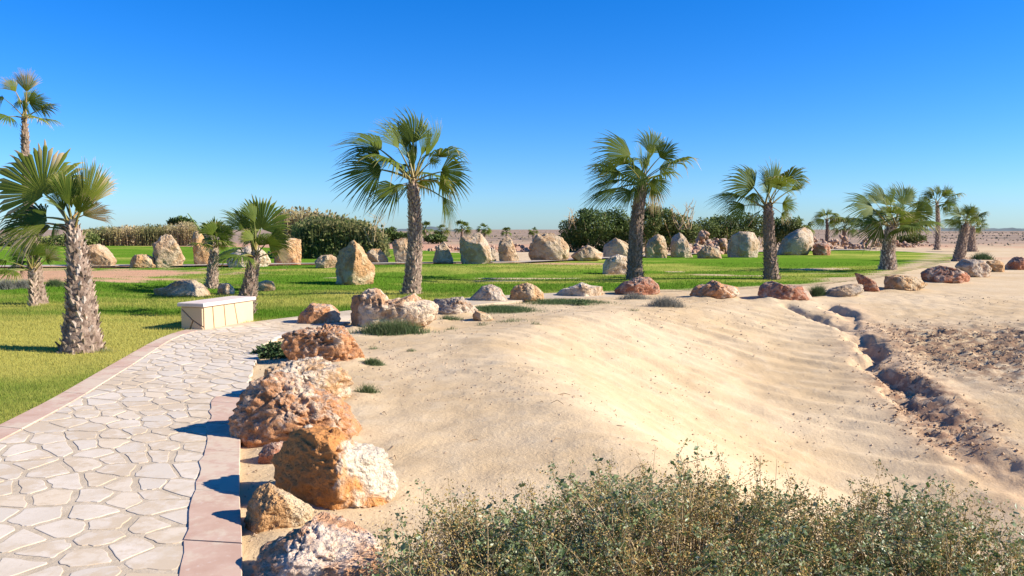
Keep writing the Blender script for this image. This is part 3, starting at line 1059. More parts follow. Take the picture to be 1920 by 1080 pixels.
F = [
 ('dark speckled boulder with a rusty right end, touching the long white one', [(807, 567), (815, 557), (825, 561), (867, 557), (883, 568), (897, 582), (884, 592), (850, 593), (827, 589)], 'rk_speck', .7),
 ('grey speckled dome-shaped stone on the bank', [(878, 562), (891, 550), (905, 538), (920, 535), (936, 540), (944, 552), (955, 565), (918, 569), (895, 569)], 'rk_speck', .5),
 ('rounded orange boulder right of the grey speckled dome', [(955, 562), (959, 546), (968, 535), (988, 530), (1005, 535), (1017, 549), (1021, 561), (988, 568), (965, 567)], 'rk_ochre', .6),
 ('low mauve and white stone with a pale right end on the bank', [(1043, 552), (1050, 544), (1082, 535), (1092, 531), (1103, 536), (1128, 537), (1133, 554), (1100, 560), (1048, 557)], 'rk_white', .3),
 ('red wedge-shaped boulder at the foot of the second tall palm', [(1152, 543), (1169, 531), (1196, 522), (1215, 519), (1233, 533), (1236, 546), (1219, 554), (1157, 552)], 'rk_red', .5),
 ('low orange boulder with a grey crust, alone on the sand crest', [(1290, 551), (1301, 538), (1329, 533), (1339, 526), (1354, 533), (1382, 538), (1386, 549), (1367, 560), (1347, 562), (1305, 559)], 'rk_rust', .8),
 ('wide pink-orange block below the third tall palm', [(1419, 551), (1423, 538), (1449, 527), (1469, 535), (1505, 536), (1521, 543), (1520, 559), (1479, 565), (1436, 563)], 'rk_red', .5),
 ('low wedge of grey-topped stone at the head of the gully', [(1543, 555), (1558, 543), (1597, 533), (1614, 533), (1613, 547), (1586, 558)], 'rk_grey', .5),
 ('small jagged brown stone with a raised prong', [(1612, 532), (1605, 512), (1613, 514), (1625, 521), (1638, 528), (1649, 546), (1617, 548)], 'rk_red', .8),
 ('oblong peach boulder with a black patch on top', [(1644, 533), (1650, 519), (1678, 517), (1711, 519), (1734, 533), (1704, 545), (1663, 547)], 'rk_ochre', .5),
 ('long flat red boulder with a hollow, in front of the leaning palm', [(1726, 517), (1735, 508), (1765, 499), (1787, 503), (1805, 511), (1817, 518), (1815, 526), (1797, 533), (1739, 533)], 'rk_red', .7),
 ('dark mauve boulder near the right end of the bank', [(1795, 500), (1808, 487), (1837, 488), (1851, 500), (1858, 516), (1829, 522), (1812, 516)], 'rk_speck', .4),
 ('small round peach stone near the right end of the bank', [(1850, 498), (1852, 490), (1875, 488), (1884, 500), (1881, 510), (1864, 511)], 'rk_ochre', .3),
 ('reddish boulder cut by the right edge of the picture', [(1883, 500), (1890, 491), (1910, 482), (1930, 488), (1934, 506), (1884, 507)], 'rk_red', .4),
]
for lab, ol, m, pt in F:
    rock(lab, ol, M[m], group=G2, depth=0.75, pits=pt, cuts=4, rough=1.1)

B = [
 ('pinkish mottled boulder on the orange soil behind the big left palm', [(150, 462), (170, 461), (187, 459), (199, 470), (215, 489), (211, 503), (156, 504), (140, 490)], 'rk_cream', .3),
 ('low rounded brown and white boulder leaning on the tall round one', [(244, 487), (254, 477), (277, 477), (288, 483), (296, 500), (270, 504), (247, 503)], 'rk_ochre', .1),
 ('tall rounded pale boulder standing on the orange soil', [(281, 458), (282, 447), (296, 440), (315, 438), (332, 450), (340, 469), (343, 484), (336, 501), (310, 505), (294, 504), (287, 484)], 'rk_cream', .35),
 ('narrow upright brown stone behind the small left palm', [(363, 432), (374, 429), (382, 455), (398, 470), (400, 500), (358, 502), (366, 478)], 'rk_ochre', .1),
 ('white boulder between the two small palms by the bench', [(428, 490), (440, 470), (462, 462), (482, 462), (500, 474), (504, 492), (496, 503), (434, 503)], 'rk_white', .3),
 ('ochre boulder right of the small leaning palm', [(515, 480), (525, 460), (545, 447), (563, 450), (572, 485), (568, 498), (518, 498)], 'rk_ochre', .4),
 ('small low ochre boulder at the foot of the reeds', [(591, 490), (602, 480), (622, 477), (634, 484), (634, 504), (594, 504)], 'rk_cream', .3),
 ('low brown boulder just right of the big lone ochre one', [(685, 478), (697, 467), (712, 467), (726, 485), (727, 496), (685, 496)], 'rk_ochre', .1),
 ('leaning slab of cream stone half behind the tallest palm trunk', [(736, 456), (745, 447), (762, 445), (768, 470), (764, 497), (743, 496)], 'rk_cream', .1),
 ('pointed grey-tan stone right of the tallest palm trunk', [(812, 486), (820, 465), (832, 453), (840, 464), (849, 486), (849, 497), (814, 497)], 'rk_grey', .1),
 ('big square-topped grey boulder, largest in the middle', [(863, 468), (865, 442), (876, 436), (899, 438), (910, 450), (918, 467), (922, 485), (908, 495), (867, 498)], 'rk_grey', .15),
 ('ridged pointed cream boulder in the middle of the row', [(934, 472), (939, 450), (949, 442), (959, 450), (965, 465), (973, 483), (970, 493), (945, 494), (935, 486)], 'rk_cream', .5),
 ('wide craggy pinkish boulder standing on reddish soil', [(989, 467), (997, 452), (1005, 439), (1034, 437), (1055, 447), (1066, 461), (1064, 481), (1052, 493), (998, 491), (990, 482)], 'rk_cream', .6),
 ('low wedge-shaped cream boulder before the dark bushes', [(1071, 479), (1085, 469), (1102, 460), (1120, 468), (1129, 475), (1128, 485), (1083, 491)], 'rk_cream', .2),
 ('rounded cream boulder left of the second tall palm, at the bushes', [(1131, 477), (1134, 459), (1155, 446), (1176, 458), (1184, 484), (1133, 486)], 'rk_cream', .2),
 ('rough triangular cream boulder right of the second tall palm', [(1207, 464), (1218, 450), (1232, 439), (1244, 445), (1252, 474), (1246, 486), (1212, 485)], 'rk_cream', .6),
 ('peaked grey boulder with a sunlit right edge', [(1253, 479), (1259, 448), (1274, 437), (1285, 447), (1294, 472), (1302, 484), (1255, 485)], 'rk_grey', .15),
 ('low flat boulder between the peaked one and the big block', [(1308, 475), (1315, 467), (1327, 460), (1347, 469), (1353, 486), (1310, 486)], 'rk_cream', .2),
 ('big grey-green block left of the third tall palm', [(1366, 466), (1371, 444), (1385, 435), (1413, 438), (1424, 452), (1427, 470), (1419, 485), (1366, 485)], 'rk_grey', .15),
 ('large leaning grey slab right of the third tall palm', [(1456, 477), (1472, 447), (1493, 433), (1513, 425), (1524, 432), (1523, 456), (1509, 476), (1480, 481)], 'rk_grey', .3),
 ('small square red-brown boulder at the right end of the row', [(1525, 470), (1533, 457), (1554, 456), (1558, 478), (1527, 480)], 'rk_red', .5),
]
for lab, ol, m, pt in B:
    rock(lab, ol, M[m], group=G3, depth=0.7, pits=pt, cuts=5, rough=1.2)
rock('big lone ochre boulder standing on the lawn left of the tallest palm', [(629, 487), (637, 466), (650, 457), (665, 449), (677, 466), (688, 487), (705, 506), (709, 530), (668, 538), (633, 535)],
     mat_rock('ochre_boulder', (0.57, 0.43, 0.25), (0.47, 0.26, 0.115), 0.45, lichen=0.1, scale=1.0), depth=0.75, pits=0.35, cuts=6, planes=[(-0.6, -0.7, 0.2, 0.6), (0.7, -0.6, 0.1, 0.6)], seed=301)
rock('low white-topped boulder on the lawn left of the second tall palm', [(1131, 496), (1136, 486), (1159, 477), (1182, 484), (1186, 513), (1159, 517), (1131, 515)], M['rk_white'], depth=0.8, pits=0.2, planes=[(0, -1, -0.1, 0.6)])
rock('low angular cream boulder on the grass left of the small palm', [(292, 550), (295, 539), (312, 540), (335, 527), (373, 524), (386, 547), (389, 555), (343, 558), (296, 556)], M['rk_cream'], depth=0.7, pits=0.2)
rock('low white stone right of the small palm trunk', [(408, 548), (412, 530), (430, 532), (439, 544), (435, 554), (412, 554)], M['rk_white'], 'rock', depth=0.8)
rock('small ochre stone behind the bench end', [(480, 545), (486, 530), (497, 526), (512, 528), (516, 540), (511, 547)], M['rk_ochre'], 'rock', depth=0.8)
rock('dark weathered stone half hidden behind the square-topped boulder', [(916, 470), (922, 464), (929, 470), (930, 490), (914, 491)], M['rk_grey'], 'rock', depth=0.8)
rock('flat cream stone lying by the small stones under the bank', [(885, 590), (893, 582), (915, 590), (925, 598), (905, 602), (888, 598)], M['rk_ochre'], 'rock', depth=1.2)

# heaps of broken red rubble behind the row
def rubble(label, x0, x1, ytop, ybase, d, n, mat, seed):
    rg = np.random.default_rng(seed)
    A = Acc()
    S, Fi = ICO[2]
    c0 = at((x0 + x1) / 2, ybase, d)
    zb = gz(c0[0], c0[1])
    top = at((x0 + x1) / 2, ytop, d)[2]
    xa, xb = at(x0, ybase, d)[0], at(x1, ybase, d)[0]
    H = top - zb
    for k in range(n):
        u = rg.uniform(-1, 1); v = rg.uniform(-1, 1)
        hh = H * max(0, 1 - u * u) * (0.65 + 0.35 * math.sin(u * 9 + seed)) * max(0.0, 1 - v * v)
        s = rg.uniform(0.12, 0.42) * H * 0.45
        N = S * (1 + 0.3 * vnoise(S * 1.7 + k, seed)[:, None])
        for _ in range(4):
            nn = rg.standard_normal(3); nn /= np.linalg.norm(nn)
            N = N - nn * np.maximum(N @ nn - 0.6, 0)[:, None]
        V = N * s * rg.uniform(0.6, 1.3, 3) + np.array([(xa + xb) / 2 + u * (xb - xa) / 2, d + 2 + v * (xb - xa) * 0.3, zb + hh - s * 0.2])
        A.add(V, None, Fi)
    o = np.array([(xa + xb) / 2, d + 2, zb])
    ob = obj('rubble_heap', A.mesh('rubble_heap', True, o), mat, None, tuple(o))
    return tag(ob, label, 'rubble', kind='stuff')
rubble('heap of broken red stones behind the low flat boulder', 1290, 1385, 432, 478, 58, 130, M['rubble'], 3)
rubble('heap of reddish rubble behind the small square boulder', 1500, 1640, 440, 470, 74, 150, M['rubble'], 5)
rubble('spread of dark rubble behind the low bushy palm', 1620, 1725, 438, 466, 80, 130, M['rubble'], 6)
rubble('low line of broken stones by the far path on the right', 1700, 1790, 452, 465, 84, 90, M['rubble'], 7)
rubble('low red rubble bank behind the middle boulders', 790, 1010, 449, 472, 66, 160, M['rubble'], 8)

# ------------------------------------------------------------------ palms
def unit(v):
    v = np.asarray(v, float)
    return v / (np.linalg.norm(v) + 1e-9)

def blade(hub, tip, spread, roll, dry=0.1, droop=0.25, wind=0.15, nseg=34, normal=None, rg=None, cup=0.25, rows=None, fuse=0.60):
    """fan leaf: pleated segments joined near the hub, free and drooping at the ends"""
    rg = rg or RNG
    hub, tip = np.asarray(hub, float), np.asarray(tip, float)
    L = np.linalg.norm(tip - hub)
    a = (tip - hub) / (L + 1e-9)
    n0 = np.array([0, -1.0, 0]) if normal is None else np.asarray(normal, float)
    n0 = unit(n0 - a * (n0 @ a))
    side = np.cross(a, n0)
    cr, sr = math.cos(math.radians(roll)), math.sin(math.radians(roll))
    n = n0 * cr + side * sr
    s = np.cross(a, n)
    fr = np.array([0.03, fuse * 0.5, fuse, fuse + 0.3 * (1 - fuse), fuse + 0.65 * (1 - fuse), 1.0]) if rows is None else rows
    tap = np.array([1.0, 1.03, 0.98, 0.50, 0.30, 0.03]) if rows is None else np.array([1, 1, 0.7, 0.05])
    spr = math.radians(min(205, spread * 1.25 + 6))
    A = Acc()
    k = len(fr)
    da = spr / nseg
    for i in range(nseg):
        u = (i + 0.5) / nseg * 2 - 1
        ang = u * spr / 2 + rg.normal(0, da * 0.12)
        Ls = 1.08 * L * (1 - 0.26 * abs(u) ** 1.8) * rg.uniform(0.88, 1.06)
        dd = droop * rg.uniform(0.5, 1.6)
        ww = wind * rg.uniform(0.3, 1.5)
        kink = rg.random() < 0.12
        dirc = a * math.cos(ang) + s * math.sin(ang)
        lat = -a * math.sin(ang) + s * math.cos(ang)
        V = np.zeros((k, 3, 3))
        tn = np.zeros((k, 3))
        dv = dry * rg.uniform(0.4, 1.6)
        tipdry = rg.uniform(0.72, 1.0)
        for j in range(k):
            f = fr[j]
            fl = max(0, f - fuse * 0.8) / (1 - fuse * 0.8)
            c = hub + dirc * Ls * f - n * (cup * L * (abs(u) ** 1.5) * f * 0.6) + n * (0.10 * L * math.sin(f * 3.1) * 0.6)
            g = dd * L * fl * fl * (1.8 if kink else 1.0)
            c = c + np.array([-ww * L * fl ** 1.5, 0, -g])
            hw = Ls * f * math.tan(da / 2) * tap[j] if f > 0.05 else Ls * 0.01
            hw = max(hw, 0.0008)
            V[j, 0] = c - lat * hw
            V[j, 1] = c + n * hw * 0.45
            V[j, 2] = c + lat * hw
            t = 0.10 + 0.25 * rg.random() * 0.5 + 0.55 * dv * (0.4 + f) + 0.10 * (f < 0.2)
            t += 1.1 * max(0.0, dry - 0.55) * (0.3 + f)
            if f > tipdry: t += 0.45
            tn[j] = t
        base = np.arange(k - 1)
        q = []
        for j in range(k - 1):
            for m in (0, 1):
                q.append((j * 3 + m, j * 3 + m + 1, (j + 1) * 3 + m + 1, (j + 1) * 3 + m))
        A.add(V.reshape(-1, 3), q, None, np.clip(tn.ravel(), 0, 1))
    return A

def stalk_tube(o, h, r0, r1, sag=0.0, k=5):
    o, h = np.asarray(o, float), np.asarray(h, float)
    t = np.linspace(0, 1, 7)[:, None]
    L = np.linalg.norm(h - o)
    up = np.array([0, 0, 1.0])
    pts = o + (h - o) * t + up * (np.sin(t * math.pi) * sag * L)
    return tube(pts, np.linspace(r0, r1, 7), k)

def frond(root, rootloc, o, h, tp, spread, roll, dry=0.1, droop=0.25, wind=0.15, nseg=30, normal=None, sag=0.06, r0=0.028, rg=None, fuse=0.60):
    A = blade(h, tp, spread, roll, dry, droop, wind, nseg, normal, rg, fuse=fuse)
    fo = obj('frond', A.mesh('frond', True, rootloc), M['frond'], root)
    V, Q = stalk_tube(o, np.asarray(h) + 0.06 * (np.asarray(tp) - np.asarray(h)), r0, r0 * 0.4, sag)
    S = Acc(); S.add(V, Q, None, np.repeat(np.linspace(0.75, 0.05, 7), 5) if dry < 0.6 else 0.9)
    obj('stalk', S.mesh('stalk', True, rootloc), M['stalk'], fo)
    return fo

def boot_mesh(var):
    """old leaf base: a short split wedge that flares away from the trunk; +Z along the trunk, +Y outwards"""
    rg = np.random.default_rng(var + 400)
    w = rg.uniform(0.42, 0.6)
    zs = np.array([-0.5, -0.1, 0.25, 0.5 + rg.uniform(0, 0.15)])
    out = np.array([-0.05, 0.10, 0.22, 0.42 + rg.uniform(-0.05, 0.15)])
    hw = np.array([w, w * 0.92, w * 0.7, w * rg.uniform(0.35, 0.6)])
    th = np.array([0.12, 0.14, 0.10, 0.05])
    V = []
    for z, o_, h_, t_ in zip(zs, out, hw, th):
        sk = rg.uniform(-0.06, 0.06)
        V += [(-h_ + sk, o_ - 0.35 * h_, z), (sk, o_ + t_, z), (h_ + sk, o_ - 0.35 * h_, z), (sk, o_ - t_, z)]
    Q = []
    for j in range(3):
        for m in range(4):
            m2 = (m + 1) % 4
            Q.append((j * 4 + m, j * 4 + m2, (j + 1) * 4 + m2, (j + 1) * 4 + m))
    Q.append((12, 13, 14, 15))
    V = np.array(V)
    V += rg.normal(0, 0.015, V.shape)
    return V, np.array(Q)
BOOTS = [boot_mesh(k) for k in range(5)]
BOOT_ME = []
for V, Q in BOOTS:
    me = build_mesh('leaf_base', V, Q, smooth=False)
    me.materials.append(M['boot'])
    BOOT_ME.append(me)

def trunk(root, rootloc, base, top, r0, r1, seed, boots=120, bsize=0.16, separate=False, flare=1.0, bulge=0.0):
    rg = np.random.default_rng(seed)
    base, top = np.asarray(base, float), np.asarray(top, float)
    L = np.linalg.norm(top - base)
    n = 40
    k = 20
    t = np.linspace(0, 1, n)
    ctr = base + (top - base) * t[:, None]
    bend = np.sin(t * math.pi) * 0.03 * L * rg.uniform(-1, 1)
    ctr[:, 0] += bend
    rad = (r1 + (r0 - r1) * (1 - t) ** 1.4 + flare * 0.22 * r0 * np.exp(-t * L / 0.16)) * (1 - 0.55 * np.clip((t - 0.90) / 0.10, 0, 1) ** 1.3)
    V, Q = tube(ctr, rad, k)
    ax = unit(top - base)
    rel = V - np.repeat(ctr, k, axis=0)
    V = V + rel * (0.10 * fbm(V * 7.0, seed, 3) + 0.08 * ridged(V * np.array([9, 9, 16]), seed + 1, 2))[:, None]
    A = Acc(); A.add(V, Q)
    obj('trunk', A.mesh('trunk', True, rootloc), M['trunk'], root)
    ux = unit(np.cross(ax, [0, 1, 0.01])); uy = np.cross(ax, ux)
    J = Acc()
    for b in range(boots):
        tt = (b + rg.uniform(-0.5, 0.5)) / boots
        tt = min(0.99, max(0.0, tt))
        an = b * 2.39996 + rg.uniform(-0.25, 0.25)
        c = np.array([np.interp(tt, t, ctr[:, m]) for m in range(3)])
        r = float(np.interp(tt, t, rad))
        o_ = ux * math.cos(an) + uy * math.sin(an)
        s_ = np.cross(o_, ax)
        sz = bsize * rg.uniform(0.7, 1.25) * (0.8 + 0.35 * (r / r0))
        tilt = rg.uniform(-0.35, 0.35)
        zdir = unit(ax * math.cos(tilt) + s_ * math.sin(tilt) + o_ * rg.uniform(-0.05, 0.30))
        xd = unit(np.cross(o_, zdir)); yd = np.cross(zdir, xd)
        if yd @ o_ < 0: yd = -yd; xd = -xd
        pos = c + o_ * r * 0.96
        Rm = np.stack([xd * sz * 0.62, yd * sz * 0.62, zdir * sz], 1)
        vi = b % 5
        if separate:
            ob = obj('leaf_base', BOOT_ME[vi], None, root)
            mw = Matrix(((Rm[0, 0], Rm[0, 1], Rm[0, 2], pos[0] - rootloc[0]), (Rm[1, 0], Rm[1, 1], Rm[1, 2], pos[1] - rootloc[1]), (Rm[2, 0], Rm[2, 1], Rm[2, 2], pos[2] - rootloc[2]), (0, 0, 0, 1)))
            ob.matrix_local = mw
        else:
            J.add(BOOTS[vi][0] @ Rm.T + pos, BOOTS[vi][1])
    if not separate and boots:
        tag(obj('leaf_bases', J.mesh('leaf_bases', False, rootloc), M['boot'], root), kind='stuff')

def palm(label, base_px, top_px, orig_px, w0, w1, fronds, seed, d=None, boots=150, bsize=0.16, separate=False, extra=6, group='fan palms standing around the lawn', droop=0.25, wind=0.15, ddep=0.35, rad=None, name='fan_palm', flare=1.0, dtop=0.0, fuse=0.60):
    """fronds: (hub_x, hub_y, tip_x, tip_y, spread, roll, dryness) in photo pixels, set out around the trunk's own distance"""
    rg = np.random.default_rng(seed)
    if d is None:
        b = hit(*base_px)
    else:
        b = at(base_px[0], base_px[1], d); b[2] = gz(b[0], b[1])
    d = b[1]
    m = d / FPX
    loc = (float(b[0]), float(d), float(b[2]))
    root = empty(name, loc, label, 'palm tree', group)
    og = at(orig_px[0], orig_px[1], d + dtop)
    tp = og + np.array([0, 0, 0.06])
    trunk(root, loc, b - np.array([0, 0, 0.08]), tp, 0.82 * w0 * m / 2, 0.74 * w1 * m / 2, seed, boots, bsize, separate, flare)
    Lr = 0
    for k, f in enumerate(fronds):
        hx, hy, tx, ty, sp_, ro, dr = f[:7]
        dy = rg.uniform(-ddep, ddep)
        h = at(hx, hy, d + dtop + dy * 0.7); t = at(tx, ty, d + dtop + dy * 1.3)
        Lr = max(Lr, np.linalg.norm(t - h))
        r0 = max(0.018, 0.026 * np.linalg.norm(t - h) / 0.7)
        o_ = og + np.array([rg.uniform(-1, 1) * w1 * m * 0.3, rg.uniform(-1, 1) * w1 * m * 0.3, rg.uniform(-0.1, 0.05)])
        frond(root, loc, o_, h, t, sp_, ro, dr, droop * rg.uniform(0.6, 1.4), wind * rg.uniform(0.5, 1.4), 34, None, 0.05, min(r0, 0.05), rg, fuse)
    # fronds pointing towards and away from the viewer fill the crown's depth
    for k in range(extra):
        an = rg.uniform(0.15, 0.85) * math.pi * (1 if k % 2 else -1)
        el = rg.uniform(-0.1, 0.9)
        dr = np.array([math.cos(an) * math.cos(el), math.sin(an) * math.cos(el), math.sin(el)])
        pl = Lr * rg.uniform(0.7, 1.0)
        h = og + dr * pl
        t = h + unit(dr + np.array([0, 0, -0.25])) * Lr * 0.8
        frond(root, loc, og, h, t, 130, rg.uniform(-25, 25), rg.choice([0.05, 0.15, 0.4]), droop * 1.2, wind, 24, np.array([0, 0, 1.0]), 0.05, 0.022, rg)
    # spear leaves and frayed sheath at the heart
    for k in range(4):
        t = og + np.array([rg.uniform(-0.25, 0.25), rg.uniform(-0.2, 0.2), 1.0]) * Lr * rg.uniform(0.5, 1.0)
        A = blade(og + (t - og) * 0.35, t, 22, rg.uniform(0, 90), 0.1, 0.0, 0.03, 8, None, rg)
        obj('spear_leaf', A.mesh('spear_leaf', True, loc), M['frond'], root)
    return root

# the tallest palm, middle of the picture
palm('tallest fan palm, windblown, standing just behind the path left of the middle', (770, 552), (772, 362), (773, 340), 40, 27, [
    (715, 281, 647, 244, 95, 50, .2), (712, 290, 652, 276, 90, 60, .1), (715, 316, 634, 338, 110, 25, .15), (744, 350, 692, 380, 110, 30, .45),
    (747, 278, 716, 218, 70, 50, .1), (775, 268, 772, 198, 100, 15, .1), (761, 278, 747, 206, 70, 40, .1), (798, 294, 829, 214, 45, 60, .15),
    (790, 292, 809, 226, 50, 60, .1), (806, 299, 832, 300, 120, 55, .2), (827, 320, 887, 345, 125, 20, .15), (824, 341, 862, 358, 110, 45, .6),
    (831, 369, 854, 420, 70, 50, .5), (787, 340, 806, 357, 120, 30, .55), (762, 308, 750, 322, 90, 40, .3), (768, 300, 764, 250, 80, 50, .05),
    (755, 345, 735, 362, 100, 40, .6), (735, 300, 690, 310, 90, 60, .1)], 501, boots=330, bsize=0.14, extra=4, droop=0.18, wind=0.14)
palm('second tall fan palm, right of the middle before the dark bushes', (1190, 524), (1197, 352), (1204, 342), 36, 27, [
    (1183, 292, 1112, 266, 85, 20, .15), (1217, 287, 1235, 236, 100, 15, .1), (1237, 295, 1272, 262, 110, 25, .1), (1237, 313, 1273, 318, 110, 50, .3),
    (1162, 325, 1104, 321, 80, 20, .1), (1157, 352, 1101, 388, 50, 45, .15), (1202, 318, 1167, 352, 130, 15, .05), (1223, 336, 1242, 376, 110, 30, .4),
    (1183, 358, 1143, 379, 100, 40, .45), (1212, 312, 1206, 288, 110, 40, .3), (1162, 336, 1103, 362, 40, 50, .3),
    (1215, 300, 1228, 270, 80, 60, .2), (1222, 345, 1236, 395, 60, 60, .9), (1190, 350, 1180, 385, 80, 50, .6)], 502, boots=330, bsize=0.16, extra=4, droop=0.15, wind=0.12)
palm('third tall fan palm, with an open sparse crown, above the wide pink-orange block', (1447, 524), (1438, 396), (1440, 385), 32, 22, [
    (1414, 351, 1363, 319, 115, 15, .15), (1389, 367, 1334, 373, 60, 50, .15), (1396, 384, 1358, 407, 95, 35, .4), (1412, 361, 1417, 391, 100, 35, .35),
    (1443, 354, 1458, 292, 65, 25, .1), (1436, 351, 1435, 308, 60, 35, .1), (1457, 345, 1481, 338, 95, 45, .1), (1482, 357, 1519, 332, 55, 40, .1),
    (1467, 381, 1498, 388, 115, 35, .4), (1465, 400, 1485, 410, 100, 35, .7), (1426, 395, 1408, 411, 40, 60, .7), (1440, 362, 1424, 340, 70, 50, .2)], 503, boots=280, bsize=0.16, extra=3, droop=0.15, wind=0.12)
palm('low bushy fan palm with a full crown, in front of the dark rubble', (1665, 506), (1673, 432), (1672, 424), 36, 24, [
    (1636, 388, 1588, 386, 110, 30, .1), (1644, 382, 1617, 359, 70, 40, .05), (1658, 376, 1624, 344, 80, 25, .1), (1671, 382, 1672, 339, 60, 30, .05),
    (1690, 382, 1702, 339, 120, 10, .05), (1697, 374, 1721, 352, 90, 20, .05), (1716, 398, 1757, 400, 130, 15, .05), (1712, 423, 1726, 440, 120, 20, .2),
    (1652, 420, 1605, 441, 120, 20, .1), (1617, 412, 1587, 422, 90, 50, .4), (1680, 400, 1700, 376, 110, 30, .1), (1672, 404, 1655, 385, 120, 40, .1),
    (1685, 412, 1722, 412, 120, 40, .3), (1660, 412, 1640, 405, 110, 40, .3), (1690, 408, 1735, 415, 110, 50, .1)], 504, boots=220, bsize=0.16, extra=14, droop=0.12, wind=0.06, ddep=0.6)
palm('slender far fan palm rising behind the low bushy one', (1757, 462), (1757, 385), (1757, 381), 12, 8, [
    (1750, 372, 1727, 357, 80, 30, .1), (1752, 368, 1736, 346, 70, 30, .1), (1758, 366, 1757, 341, 70, 20, .1), (1765, 367, 1792, 350, 80, 25, .1), (1770, 380, 1802, 374, 70, 30, .1),
    (1745, 376, 1724, 374, 80, 40, .2), (1768, 390, 1788, 396, 90, 30, .2), (1748, 390, 1732, 399, 90, 30, .3)], 505, d=72, boots=150, bsize=0.2, extra=5, droop=0.2)
palm('short leaning fan palm near the right end of the lawn', (1797, 490), (1812, 428), (1812, 421), 26, 18, [
    (1813, 402, 1828, 379, 130, 15, .15), (1803, 405, 1776, 398, 100, 30, .1), (1799, 398, 1787, 384, 70, 30, .1), (1817, 398, 1842, 390, 80, 30, .55), (1801, 415, 1782, 428, 110, 25, .15),
    (1808, 405, 1800, 384, 90, 30, .1), (1820, 410, 1836, 418, 90, 30, .4)], 506, boots=170, bsize=0.17, extra=6, droop=0.18)
palm('fan palm half hidden behind the short leaning one', (1823, 472), (1822, 432), (1822, 426), 20, 13, [
    (1825, 412, 1838, 395, 110, 20, .5), (1830, 420, 1846, 412, 100, 30, .3), (1818, 410, 1812, 392, 90, 30, .2), (1830, 428, 1840, 438, 90, 30, .5)], 507, boots=120, bsize=0.22, extra=5, droop=0.2)
palm('small dark fan palm far behind the leaning grey slab', (1550, 458), (1550, 416), (1550, 412), 10, 6, [
    (1544, 404, 1528, 398, 90, 30, .1), (1547, 402, 1540, 389, 70, 30, .1), (1552, 402, 1562, 390, 80, 30, .1), (1555, 408, 1576, 412, 80, 30, .1), (1545, 412, 1526, 424, 90, 30, .2), (1556, 414, 1572, 428, 90, 30, .2)], 508, d=78, boots=60, bsize=0.25, extra=5)
# the small pair by the bench
palm('small dark fan palm growing among low stones left of the bench', (396, 541), (401, 472), (403, 465), 26, 18, [
    (402, 442, 410, 404, 150, 10, .08), (391, 437, 375, 417, 90, 30, .15), (412, 447, 436, 455, 110, 30, .1), (416, 440, 440, 426, 100, 30, .35), (397, 448, 376, 453, 110, 30, .15),
    (405, 440, 425, 415, 90, 40, .2), (398, 440, 388, 412, 90, 40, .1), (408, 455, 425, 470, 100, 40, .4), (400, 455, 385, 470, 100, 40, .3)], 509, boots=200, bsize=0.14, extra=6, droop=0.15, wind=0.05, fuse=0.70)
palm('small fan palm with one big bright fan, leaning over the bench', (456, 592), (482, 484), (478, 482), 46, 24, [
    (490, 429, 498, 367, 165, 5, .05), (467, 434, 424, 388, 60, 20, .15), (478, 417, 461, 373, 50, 40, .05), (502, 450, 549, 463, 105, 20, .15), (469, 444, 446, 446, 120, 30, .65),
    (520, 470, 545, 490, 90, 40, .95), (480, 440, 470, 405, 70, 50, .3), (498, 455, 530, 452, 80, 50, .05), (475, 450, 452, 430, 80, 40, .5), (485, 460, 500, 440, 90, 40, .1)], 510, boots=260, bsize=0.12, extra=4, droop=0.12, wind=0.03, fuse=0.72)
# a dead stalk with a broken fan sticks up from the small palm's left side
_b = hit(396, 541)
dead = tag(obj('dead_frond', (lambda A: (A.add(*tube([at(396, 462, _b[1]), at(376, 432, _b[1]), at(352, 400, _b[1])], [0.03, 0.025, 0.015], 6)), A)[1])(Acc()).mesh('dead_frond', True), M['stalk']), None)
dead.parent = [o for o in COL.objects if o.get('label', '').startswith('small dark fan palm growing')][0]
dead.matrix_parent_inverse = Matrix.Translation(-dead.parent.location)
# left edge
palm('thick-trunked fan palm nearest the camera at the left edge, with ragged tan-tipped fans', (152, 664), (131, 432), (136, 424), 88, 34, [
    (83, 366, 38, 272, 180, 6, .55), (88, 417, -2, 434, 110, 45, .65), (84, 408, 4, 402, 100, 50, .05), (158, 388, 184, 298, 42, 30, .55), (166, 384, 214, 326, 34, 30, .75),
    (156, 404, 208, 384, 80, 40, .95), (128, 384, 130, 318, 70, 30, .02), (115, 362, 108, 322, 60, 45, .2), (104, 418, 101, 448, 90, 40, .05), (142, 390, 152, 335, 60, 40, .1),
    (120, 395, 100, 350, 60, 50, .1), (148, 400, 165, 360, 60, 40, .1), (95, 425, 40, 455, 70, 50, .5)], 511, boots=290, bsize=0.125, separate=True, extra=0, droop=0.12, wind=0.05, flare=1.2, ddep=0.25, fuse=0.76)
palm('tall thin fan palm with a small ragged brown-topped crown at the left edge', (75, 571), (46, 226), (46, 222), 32, 15, [
    (50, 172, 50, 125, 70, 20, .75), (53, 190, 97, 192, 105, 20, .15), (30, 172, 6, 142, 60, 30, .65), (42, 192, 22, 198, 100, 40, .1), (8, 184, -12, 192, 90, 30, .2), (48, 190, 70, 170, 80, 40, .4), (47, 200, 60, 212, 100, 40, .1)], 512, boots=300, bsize=0.11, extra=4, droop=0.12, wind=0.02)
palm('low young fan palm with bright green fans behind the thick-trunked one', (62, 548), (62, 512), (62, 508), 16, 14, [
    (50, 481, 15, 477, 90, 20, .05), (50, 490, 9, 508, 50, 40, .02), (61, 480, 60, 445, 100, 20, .05), (83, 489, 102, 478, 110, 25, .1), (42, 495, 40, 518, 80, 40, .1), (88, 485, 112, 470, 80, 30, .8), (75, 480, 92, 450, 90, 30, .1), (45, 475, 25, 450, 90, 30, .1)], 513, d=19.6, boots=60, bsize=0.13, extra=6, droop=0.12, wind=0.02)

